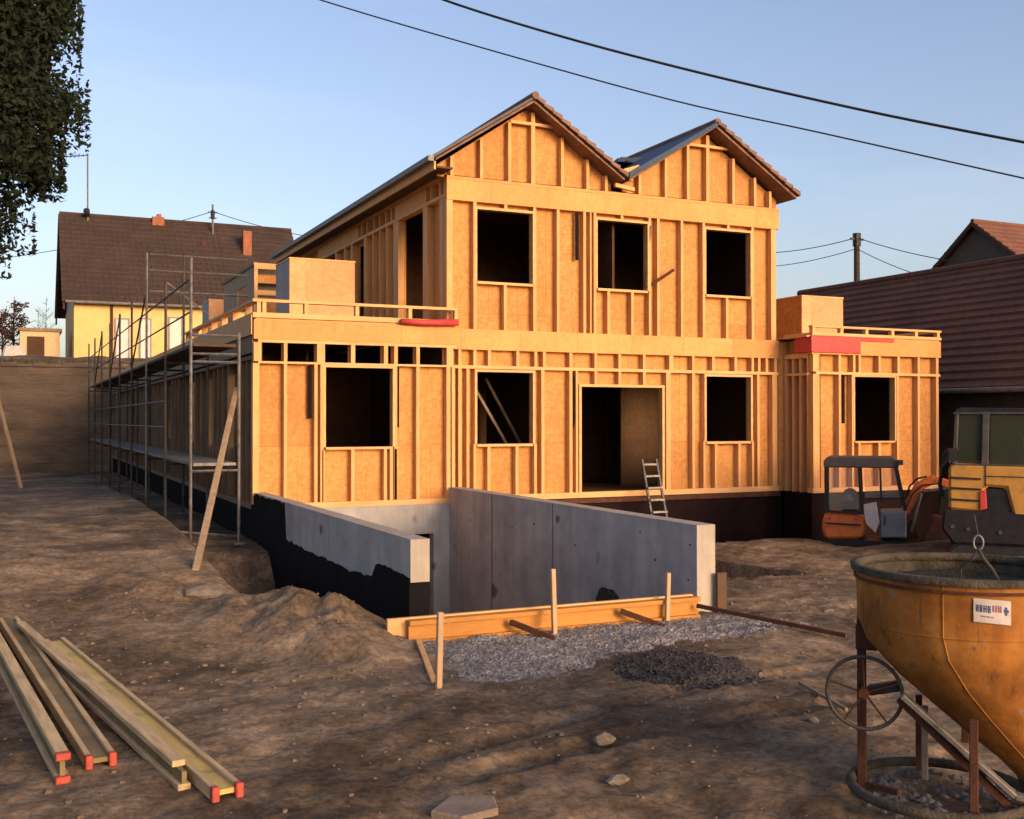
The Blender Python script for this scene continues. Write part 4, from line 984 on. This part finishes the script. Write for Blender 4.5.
# ================================================================== EXCAVATORS
o0 = atd(862, 540, 19.6)
mx = thing('mini_excavator', 'small orange mini excavator with dark open cab before the right wing', 'excavator', (o0.x, o0.y, -1.40), -YAW-math.atan((862-512)/F))
k_ = 19.6/F
def mxp(u, v): return ((u-862)*k_*.95, CAM.z-(v-409.5-9.95)*k_+1.40)    # local x, z (z from thing base)
def lpoly(mb, pts, y0, y1, f): return mb.prism([f(*p) for p in pts], 'y', y0, y1)
lpoly(MB(), [(823,516),(828,511),(858,512),(866,520),(866,530),(860,537),(826,538),(822,530)], -.45, .5, mxp).build('counterweight', M['orange_paint'], mx, world=False, bevel=.05)
lpoly(MB(), [(824,538),(906,538),(906,546),(824,546)], -.42, .5, mxp).build('chassis', M['black'], mx, world=False)
for y in (-.5, .35):
    lpoly(MB(), [(822,552),(832,546),(900,546),(910,552),(910,560),(900,566),(832,566),(822,560)], y, y+.25, mxp).build('track', M['black'], mx, world=False, bevel=.03)
lpoly(MB(), [(824,460),(829,456.5),(893,456.5),(898,461),(898,467),(824,467)], -.46, .48, mxp).build('cab_roof', simple('cab_roof', (.10,.085,.08), (.07,.06,.055), .6), mx, world=False, bevel=.02)
for y in (-.45, .42):
    p = MB(); 
    for a, b, ww in (((826.5,466),(826.5,512),.06), ((860,466),(862,512),.07), ((895,464),(904,508),.06), ((880,466),(881,500),.025), ((862,497),(904,496),.035), ((826,510),(862,511),.05)):
        A_, B_ = mxp(*a), mxp(*b); p.bar((A_[0],y,A_[1]),(B_[0],y,B_[1]),ww,.05,up=(0,1,0))
    p.build('cab_frame', M['black'], mx, world=False)
for pts in ([(829,468),(858,468),(860,508),(829,508)], [(864,468),(894,468),(902,495),(865,496)]):
    lpoly(MB(), pts, -.43, -.425, mxp).build('window', M['cab_glass_clear'], mx, world=False)
lpoly(MB(), [(880,510),(905,509),(905,534),(880,535)], -.44, .4, mxp).build('door_panel', M['grey_panel'], mx, world=False, bevel=.02)
lpoly(MB(), [(862,503),(876,500),(879,520),(875,530),(866,522)], -.47, -.40, mxp).build('side_cover', M['white_door'], mx, world=False, bevel=.01)
lpoly(MB(), [(843,492),(850,488),(857,492),(859,512),(842,512)], -.1, .25, mxp).build('seat', M['black'], mx, world=False, bevel=.03)
A_ = mxp(848, 499); MB().tube([(A_[0],-.3,A_[1]-.06),(A_[0],-.3,A_[1]),(A_[0],-.3,A_[1]+.09)], [.06,.11,.05], 10).build('work_light', M['steel_dull'], mx, world=False, smooth=True)
bm_ = MB()
for a, b, w_ in (((904,512),(918,486),.16), ((916,487),(934,477),.15), ((932,478),(950,484),.14)):
    A_, B_ = mxp(*a), mxp(*b); bm_.bar((A_[0],0,A_[1]),(B_[0],0,B_[1]),.14,w_,up=(0,1,0)) if False else bm_.bar((A_[0],0,A_[1]),(B_[0],0,B_[1]),w_,.14,up=(0,1,0))
bm_.build('boom', M['orange_paint'], mx, world=False, bevel=.015)
A_, B_ = mxp(910,530), mxp(920,492); C_, D_ = mxp(922,490), mxp(946,487)
MB().tube([(A_[0],-.1,A_[1]),(B_[0],-.1,B_[1])], .03, 8).tube([(C_[0],-.12,C_[1]),(D_[0],-.12,D_[1])], .03, 8).build('hydraulic_cylinder', M['steel'], mx, world=False)
A_, B_ = mxp(906,520), mxp(912,538); MB().bar((A_[0],0,A_[1]),(B_[0],0,B_[1]),.2,.2,up=(0,1,0)).build('swing_bracket', M['rust'], mx, world=False)
hp = [mxp(*q) for q in ((906,500),(909,486),(917,478),(926,476))]; MB().tube([(q[0],.08,q[1]) for q in hp], .018, 6).build('hose', M['black'], mx, world=False)
A_, B_ = mxp(946,484), mxp(940,522); MB().bar((A_[0],0,A_[1]),(B_[0],0,B_[1]),.14,.12,up=(0,1,0)).build('dipper_arm', M['black'], mx, world=False)
A_ = mxp(934,520); MB().prism([(A_[0]-.25,A_[1]-.35),(A_[0]+.2,A_[1]-.38),(A_[0]+.25,A_[1]+.1),(A_[0]-.05,A_[1]+.12)], 'y', -.22, .22).build('bucket', M['rust'], mx, world=False, bevel=.02)

lpoly(MB(), [(826,521),(861,522),(861,523.2),(826,522.2)], -.505, -.44, mxp).build('seam', M['black'], mx, world=False)
for u_ in (830, 856):
    A_ = mxp(u_, 517); MB().tube([(A_[0],-.50,A_[1]),(A_[0],-.44,A_[1])], .025, 8).build('rear_lamp', M['red'], mx, world=False)
MB().tube([(mxp(884,514)[0],-.46,mxp(884,514)[1]),(mxp(884,514)[0],-.50,mxp(884,514)[1]),(mxp(884,522)[0],-.50,mxp(884,522)[1]),(mxp(884,522)[0],-.46,mxp(884,522)[1])], .012, 6).build('door_handle', M['black'], mx, world=False)
A_ = mxp(872,498); MB().tube([(A_[0]+.11*math.cos(q_), .05+.11*math.sin(q_), A_[1]) for q_ in [2*math.pi*i/16 for i in range(16)]], .012, 6, closed=True).build('control_ring', M['black'], mx, world=False)
hp = [mxp(*q) for q in ((905,508),(912,492),(922,484),(940,482))]; MB().tube([(q[0],-.09,q[1]) for q in hp], .014, 6).build('hose', M['black'], mx, world=False)
hp = [mxp(*q) for q in ((903,516),(911,520),(918,508),(928,488))]; MB().tube([(q[0],.12,q[1]) for q in hp], .014, 6).build('hose', M['black'], mx, world=False)
A_ = mxp(898,461); MB().box(A_[0]-.03, A_[0]+.07, -.50, -.40, A_[1]-.05, A_[1]+.04).build('work_light', M['cab_grey'], mx, world=False, bevel=.01)
dd = 16.6; o1 = atd(985, 545, dd)
ye = thing('yellow_excavator', 'yellow excavator with dark cab cut by the right edge of the picture', 'excavator', (o1.x, o1.y, gz(o1.x,o1.y)), -YAW-math.atan((985-512)/F))
ky = dd/F; zb0 = gz(o1.x, o1.y)
def yep(u, v): return ((u-985)*ky*.915, CAM.z-(v-409.5-9.95)*ky-zb0)
lpoly(MB(), [(948,468),(952,464),(1075,466),(1090,480),(1090,525),(1016,527),(1006,488),(986,487),(980,513),(948,511)], .02, 1.5, yep).build('engine_cover', M['yellow_paint'], ye, world=False, bevel=.07)
lv = MB()
for v in (478.5, 489, 500.5): lpoly(lv, [(949,v-1.2),(981,v),(981,v+1.8),(949,v+.8)], -.004, .03, yep)
lv.build('cooling_slot', M['black'], ye, world=False)
lpoly(MB(), [(980,492),(986,490),(987,509),(980,511)], -.01, .03, yep).build('tail_light', M['red'], ye, world=False, bevel=.008)
lpoly(MB(), [(985,489),(1006,489),(1015,530),(983,530)], .06, 1.3, yep).build('recess_panel', M['dark_blue'], ye, world=False)
lpoly(MB(), [(943,511),(1090,513),(1092,545),(952,546),(940,530)], .0, 1.55, yep).build('counterweight', M['dark_blue'], ye, world=False, bevel=.04)
for y in (.0, 1.25):
    lpoly(MB(), [(948,552),(956,546),(1090,546),(1100,552),(1100,562),(1090,568),(956,568),(948,562)], y, y+.35, yep).build('track', M['black'], ye, world=False, bevel=.03)
lpoly(MB(), [(955,410),(960,407.5),(1066,409),(1070,412),(1070,414),(955,414)], .05, 1.0, yep).build('cab_roof', M['dark_blue'], ye, world=False, bevel=.02)
for y in (.06, .93):
    p = MB()
    for a, b, ww in (((957,412),(954,465),.06), ((986.5,412),(985,466),.10), ((1040,412),(1044,466),.08), ((1068,412),(1078,466),.07), ((953,413.5),(1070,413.5),.03), ((953,465.5),(1079,465.5),.03)):
        A_, B_ = yep(*a), yep(*b); p.bar((A_[0],y,A_[1]),(B_[0],y,B_[1]),ww,.06,up=(0,1,0))
    p.build('cab_frame', M['cab_grey'], ye, world=False, bevel=.008)
for pts in ([(958,414),(982,414),(981,464),(957,464)], [(991,414),(1038,415),(1041,466),(990,465)], [(1043,415),(1067,415),(1076,466),(1047,466)]):
    lpoly(MB(), pts, .075, .08, yep).build('window', M['cab_glass'], ye, world=False)
    lpoly(MB(), pts, .93, .935, yep).build('window', M['cab_glass'], ye, world=False)
lpoly(MB(), [(1000,466),(1003,432),(1014,428),(1024,436),(1030,466)], .35, .75, yep).build('seat', simple('seat', (.05,.07,.045), (.035,.05,.035), .8), ye, world=False, bevel=.03)
lpoly(MB(), [(940,455),(947,448),(951,466),(947,478),(938,480)], .5, .7, yep).build('hose_bundle', M['black'], ye, world=False, bevel=.02)
A_, B_, C_ = yep(1085,480), yep(1150,380), yep(1230,430); MB().bar((A_[0],1.2,A_[1]),(B_[0],1.2,B_[1]),.3,.22,up=(0,1,0)).bar((B_[0],1.2,B_[1]),(C_[0],1.2,C_[1]),.26,.2,up=(0,1,0)).build('boom', M['yellow_paint'], ye, world=False, bevel=.03)
MB().tube([(*yep(949,464)[:1],.05,yep(949,464)[1]),(yep(949,456)[0],.05,yep(949,456)[1]),(yep(956,455)[0],.05,yep(956,455)[1])], .014, 6).build('grab_rail', M['black'], ye, world=False)
lpoly(MB(), [(985,476),(1075,477),(1075,477.8),(985,476.8)], .008, .03, yep).build('seam', M['black'], ye, world=False)
lpoly(MB(), [(985.5,466),(986.3,466),(986.3,488),(985.5,488)], .008, .03, yep).build('seam', M['black'], ye, world=False)
lpoly(MB(), [(1044,483),(1060,483),(1060,492),(1044,492)], .0, .03, yep).build('vent', M['black'], ye, world=False)
for u_, v_ in ((952,528),(968,530),(1000,532),(1030,533)):
    A_ = yep(u_, v_); MB().tube([(A_[0],-.02,A_[1]),(A_[0],.01,A_[1])], .03, 8).build('bolt', M['cab_grey'], ye, world=False)
A_, B_ = yep(957,416), yep(952,452); MB().tube([(A_[0],-.02,A_[1]),(A_[0],.04,A_[1])], .012, 6).tube([(A_[0],-.02,A_[1]),(B_[0]+.06,-.02,B_[1])], .012, 6).build('door_rail', M['black'], ye, world=False)
hp = [yep(*q) for q in ((941,500),(938,486),(941,470),(948,462))]; MB().tube([(q[0],.4,q[1]) for q in hp], .03, 8).build('hose', M['black'], ye, world=False)
A_ = yep(950,455); MB().box(A_[0]-.02, A_[0]+.10, -.12, -.08, A_[1]-.1, A_[1]+.1).bar((A_[0]+.05,-.1,A_[1]),(A_[0]+.12,.08,A_[1]+.1),.02,.02).build('mirror', M['black'], ye, world=False)

# ================================================================== CONCRETE BUCKET
db = 5.95; oc = atd(965, 800, db); zg_ = gz(oc.x, oc.y)
bk = thing('concrete_skip', 'rusty orange concrete skip with handwheel on a round base in the right foreground', 'concrete skip', (oc.x, oc.y, zg_), -YAW-math.atan((965-512)/F))
BR = -YAW-math.atan((965-512)/F)
kb = db/F
def bx(u, v): return ((u-965)*kb*.92, CAM.z-(v-409.5-9.95)*kb-zg_)
def ring(cx, cy, z, r, n=40, ry=None): return [(cx+r*math.cos(2*math.pi*i/n), cy+(ry or r)*math.sin(2*math.pi*i/n), z) for i in range(n)]
def loft(mb, rings):
    n = len(rings[0]); vs = [p for r_ in rings for p in r_]
    return mb.add(vs, [(i*n+k, i*n+(k+1)%n, (i+1)*n+(k+1)%n, (i+1)*n+k) for i in range(len(rings)-1) for k in range(n)])
Rb = 104*kb
zt_ = bx(0, 566)[1]
prof = [(zt_-.03, Rb, 0), (zt_-.30, Rb*.985, .0), (zt_-.42, Rb*.94, .02), (zt_-.60, Rb*.79, .10), (zt_-.75, Rb*.64, .19), (zt_-.90, Rb*.50, .29), (zt_-1.03, Rb*.37, .38), (zt_-1.12, Rb*.30, .43)]
outer = [ring(cx, 0, z, r, 48) for z, r, cx in prof]; inner = [ring(cx, 0, z, r-.012, 48) for z, r, cx in prof]
mb = MB(); loft(mb, outer); mb.build('shell', M['bucket_paint'], bk, world=False, smooth=True)
mb = MB(); loft(mb, inner[::-1]); mb.add(inner[4], [tuple(range(48))]); mb.build('lining', M['cement_crust'], bk, world=False, smooth=True)
mb = MB(); rr = [ring(0,0,zt_-.035,Rb+.024,48), ring(0,0,zt_,Rb+.03,48), ring(0,0,zt_+.004,Rb-.018,48), ring(0,0,zt_-.045,Rb-.022,48)]; loft(mb, rr+[rr[0]]); mb.build('rim', M['cement_crust'], bk, world=False, smooth=True)
mb = MB(); loft(mb, [ring(0,0,zt_-.075,Rb+.005,48), ring(0,0,zt_-.075,Rb+.012,48), ring(0,0,zt_-.06,Rb+.012,48), ring(0,0,zt_-.06,Rb+.005,48)]); mb.build('rim_band', M['rust'], bk, world=False)
fz = zt_-.10; mb = MB(); pts = []
for j in range(7):
    rr_ = (Rb-.014)*j/6; pts.append([(rr_*math.cos(2*math.pi*i/32), rr_*math.sin(2*math.pi*i/32), fz-.05*(1-(j/6)**2)+random.uniform(-.008,.008)) for i in range(32)])
loft(mb, pts); mb.build('concrete_residue', M['dark_residue'], bk, world=False, smooth=True)
sm = MB()
for a_ in (-1.75, .9): sm.tube([(p_[2]+p_[1]*math.cos(a_)*1.003, p_[1]*math.sin(a_)*1.003, p_[0]) for p_ in prof], .003, 5)
sm.tube([(Rb*.986*math.cos(q_)+.0, Rb*.986*math.sin(q_), zt_-.305) for q_ in [2*math.pi*i/48 for i in range(48)]], .003, 5, closed=True)
sm.build('weld_seams', M['bucket_paint'], bk, world=False, smooth=True)
# outlet and its guide rail
zo = prof[-1][0]; mb = MB(); loft(mb, [ring(.43,0,zo,Rb*.30,32), ring(.43,0,zo-.12,Rb*.27,32)]); mb.build('outlet', M['rust'], bk, world=False, smooth=True)
A_ = bx(903, 688); B_ = bx(1012, 775); C_ = bx(1060, 782)
MB().bar((A_[0],-.30,A_[1]),(B_[0],-.26,B_[1]),.03,.07,up=(0,1,0)).bar((B_[0],-.26,B_[1]),(C_[0],-.26,C_[1]),.03,.07,up=(0,1,0)).build('guide_rail', M['steel_dull'], bk, world=False, bevel=.005)
A2 = bx(900, 694); B2 = bx(1006, 786)
MB().bar((A2[0],-.26,A2[1]),(B2[0],-.24,B2[1]),.035,.05,up=(0,1,0)).build('guide_rail', M['rust'], bk, world=False)
# legs
def leg(u, v0, v1, y, m, r=.022, lean=0):
    A_ = bx(u, v0); B_ = bx(u+lean, v1); MB().bar((A_[0],y,max(A_[1],-.02)),(B_[0],y,B_[1]),2*r,2*r,up=(0,1,0)).build('leg', M[m], bk, world=False, bevel=.004)
leg(858, 812, 622, -.02, 'rust', .024)
leg(924, 782, 708, -.05, 'steel_dull', .018)
leg(917, 782, 705, .12, 'rust', .018)
leg(973, 830, 700, -.42, 'rust', .022)
leg(1075, 812, 622, -.02, 'rust', .024)
leg(965, 770, 600, Rb-.02, 'rust', .022)
for zz in (.02,):
    pts = ring(bx(938,0)[0], -.06, .085, 84*kb, 40)
    MB().tube(pts, .028, 8, closed=True).build('base_ring', M['cement_crust'], bk, world=False, smooth=True)
A_ = bx(858, 690); MB().bar((A_[0]-.0,-.02,.045),(A_[0]+.2,-.1,.045),.03).build('base_strut', M['rust'], bk, world=False)
# handwheel
hc_ = bx(864, 693); Rw = 36*kb
wh = MB().tube([(hc_[0]+Rw*math.cos(a), -.22, hc_[1]+Rw*math.sin(a)) for a in [2*math.pi*i/36 for i in range(36)]], .011, 8, closed=True).build('handwheel', M['tube_dark'], bk, world=False, smooth=True)
for k in range(5):
    a = .35+k*2*math.pi/5; MB().tube([(hc_[0],-.22,hc_[1]),(hc_[0]+Rw*math.cos(a),-.22,hc_[1]+Rw*math.sin(a))], .006, 6).build('spoke', M['rust'], wh, world=False)
MB().tube([(hc_[0],-.25,hc_[1]),(hc_[0],-.17,hc_[1])], .028, 10).build('hub', M['rust'], wh, world=False)
A_ = bx(868,692); B_ = bx(902,684); MB().bar((A_[0],-.17,A_[1]),(B_[0],-.17,B_[1]),.055,.06,up=(0,1,0)).build('gear_box', M['black'], bk, world=False, bevel=.006)
A_ = bx(858,640); MB().box(A_[0]-.03, A_[0]+.09, -.06, .02, A_[1]-.09, A_[1]+.05).build('bracket', M['rust'], bk, world=False, bevel=.005)
A_ = bx(865,633); MB().tube([(A_[0],-.085,A_[1]),(A_[0],-.062,A_[1])], .014, 8).build('bolt', M['steel'], bk, world=False)
# sticker wrapped on the shell
def cyl_pt(u, v, r_off):
    x, z = bx(u, v); r_ = Rb+r_off; x = min(max(x, -r_*.999), r_*.999)
    # correct for the nearer front of the drum
    for _ in range(3):
        yy = -math.sqrt(max(r_*r_-x*x, 0)); x = (u-965)*kb*.92*(1+yy*.92/db)
    yy = -math.sqrt(max(r_*r_-x*x, 0)); z = CAM.z-(v-419.45)*(db+yy*.92+x*.387)/F-zg_
    return (x, yy, z)
def decal(mb, u0, u1, v0, v1, off, skew=0, n=10):
    vs = [cyl_pt(u0+(u1-u0)*i/n, v+skew*i/n, off) for v in (v1, v0) for i in range(n+1)]
    return mb.add(vs, [(i, i+1, n+2+i, n+1+i) for i in range(n)])
stk = decal(MB(), 974, 1011, 597.5, 621, .003, -1).build('sticker', M['sticker'], bk, world=False)
ik = MB()
for u0, u1 in ((976.5,979.3),(980.3,982.8),(984,987.2),(988.3,991)): 
    decal(ik, u0, u0+1.1, 603.5, 610.5, .0045, 0, 2); decal(ik, u1-1.0, u1, 603.5, 610.5, .0045, 0, 2); decal(ik, u0+1.1, u1-1.0, 606, 607.6, .0046, 0, 2)
decal(ik, 1004, 1009, 605.5, 608, .0045, 0, 2); decal(ik, 1005, 1007.5, 603, 611, .0046, 0, 2)
tag(ik.build('lettering', M['ink_blue'], stk, world=False), kind='stuff')
ik = MB()
for u0 in (993, 995.6, 998.2, 1000.4): decal(ik, u0, u0+1.5, 602.5, 609, .0045, 0, 2)
for u0, u1 in ((981,986),(987,990),(991.5,994)): decal(ik, u0, u1, 613.8, 615.2, .0045, 0, 2)
tag(ik.build('lettering', M['ink_red'], stk, world=False), kind='stuff')
# bail with shackle and chain link
sh_ = bx(979, 548)
pts = [(-.02+.0, .10, zt_-.20), (sh_[0]-.09, .05, zt_-.02), (sh_[0]-.03, .0, sh_[1]-.06), (sh_[0], .0, sh_[1])]
MB().tube(pts, .007, 6).tube([(sh_[0]+.16,.1,zt_-.2), (sh_[0]+.07,.05,zt_-.02), (sh_[0]+.02,0,sh_[1]-.05), (sh_[0],0,sh_[1])], .010, 6).build('bail', M['rope'], bk, world=False)
MB().tube([(sh_[0]+.025*math.cos(a), 0, sh_[1]+.03+.04*math.sin(a)) for a in [2*math.pi*i/14 for i in range(14)]], .006, 6, closed=True).build('shackle', M['steel_dull'], bk, world=False)
A_ = bx(975, 515); MB().tube([(sh_[0],0,sh_[1]+.06),(A_[0],0,A_[1])], .005, 6).build('lifting_chain', M['rope'], bk, world=False)
# wet slurry and rubble inside the base ring
mb = MB()
cx0 = bx(960,0)[0]
for k in range(260):
    a = random.uniform(0, 6.28); r_ = 95*kb*math.sqrt(random.random()); x = cx0+r_*math.cos(a); y = -.06+r_*math.sin(a); s = random.uniform(.012,.045)
    wl = Matrix.Rotation(BR, 3, 'Z') @ Vector((x, y, 0)); z = gz(oc.x+wl.x, oc.y+wl.y)
    X_, Y_ = oc.x+wl.x, oc.y+wl.y
    vs = [(X_+p[0]*s*random.uniform(.6,1.3), Y_+p[1]*s*random.uniform(.6,1.3), z+p[2]*s*.6) for p in ((1,0,0),(.3,.9,0),(-.8,.5,0),(-.7,-.6,0),(.4,-.9,0),(.1,.05,1),(0,0,-1))]
    mb.add(vs, [(i,(i+1)%5,5) for i in range(5)] + [((i+1)%5,i,6) for i in range(5)])
tag(mb.build('concrete_rubble', simple('rubble', (.17,.16,.16), (.07,.065,.065), .7, sc=3)), 'grey concrete rubble spilled inside the skip base ring', 'rubble', kind='stuff')

# ================================================================== TREE TOP LEFT
dt = 14.0; tc = atd(-92, 58, dt)
tr = thing('evergreen_tree', 'dark evergreen tree hanging into the top left corner of the picture', 'tree', (tc.x, tc.y, gz(tc.x,tc.y)))
zt0 = gz(tc.x, tc.y)
MB().tube([(tc.x,tc.y,zt0-.2),(tc.x+.05,tc.y,zt0+2),(tc.x,tc.y+.1,tc.z),(tc.x,tc.y,tc.z+2.2)], [.26,.2,.14,.05], 10).build('trunk', M['bark'], tr, smooth=True)
rd = np.random.RandomState(11); ax_, bz_ = 2.12, 2.98
cl = []; br = MB()
while len(cl) < 520:
    p = rd.uniform(-1, 1, 3); q = np.linalg.norm(p)
    if q > 1: continue
    cl.append(p)
for p in cl[:90]:
    c = Vector((tc.x+p[0]*ax_*.95, tc.y+p[1]*ax_*.95, tc.z+p[2]*bz_*.95)); a = Vector((tc.x, tc.y, tc.z+p[2]*bz_*.7-.5))
    br.tube([a, a.lerp(c,.5)+Vector((0,0,.1)), c], [.05,.03,.012], 5)
br.build('branches', M['bark'], tr)
vs = []; fs = []
for p in cl:
    c = np.array([tc.x+p[0]*ax_*.93, tc.y+p[1]*ax_*.93, tc.z+p[2]*bz_*.95]); n_ = 300; rr_ = .20+.20*rd.rand()
    for j in range(n_):
        q = c + np.clip(rd.normal(0, 1, 3), -1.35, 1.35)*rr_*np.array([.62,.62,.75]); s = rd.uniform(.024,.052)
        u_ = rd.normal(0,1,3); u_ /= np.linalg.norm(u_); w_ = np.cross(u_, rd.normal(0,1,3)); w_ /= np.linalg.norm(w_)
        k = len(vs); vs += [tuple(q-u_*s*1.3), tuple(q-w_*s*.6), tuple(q+u_*s*1.3), tuple(q+w_*s*.6)]; fs.append((k,k+1,k+2,k+3))
mb = MB(); mb.v = vs; mb.f = fs; mb.build('crown', M['leaf'], tr)
for o in list(COL.objects):
    if o.name.startswith('left_wing_anchor'): bpy.data.objects.remove(o)
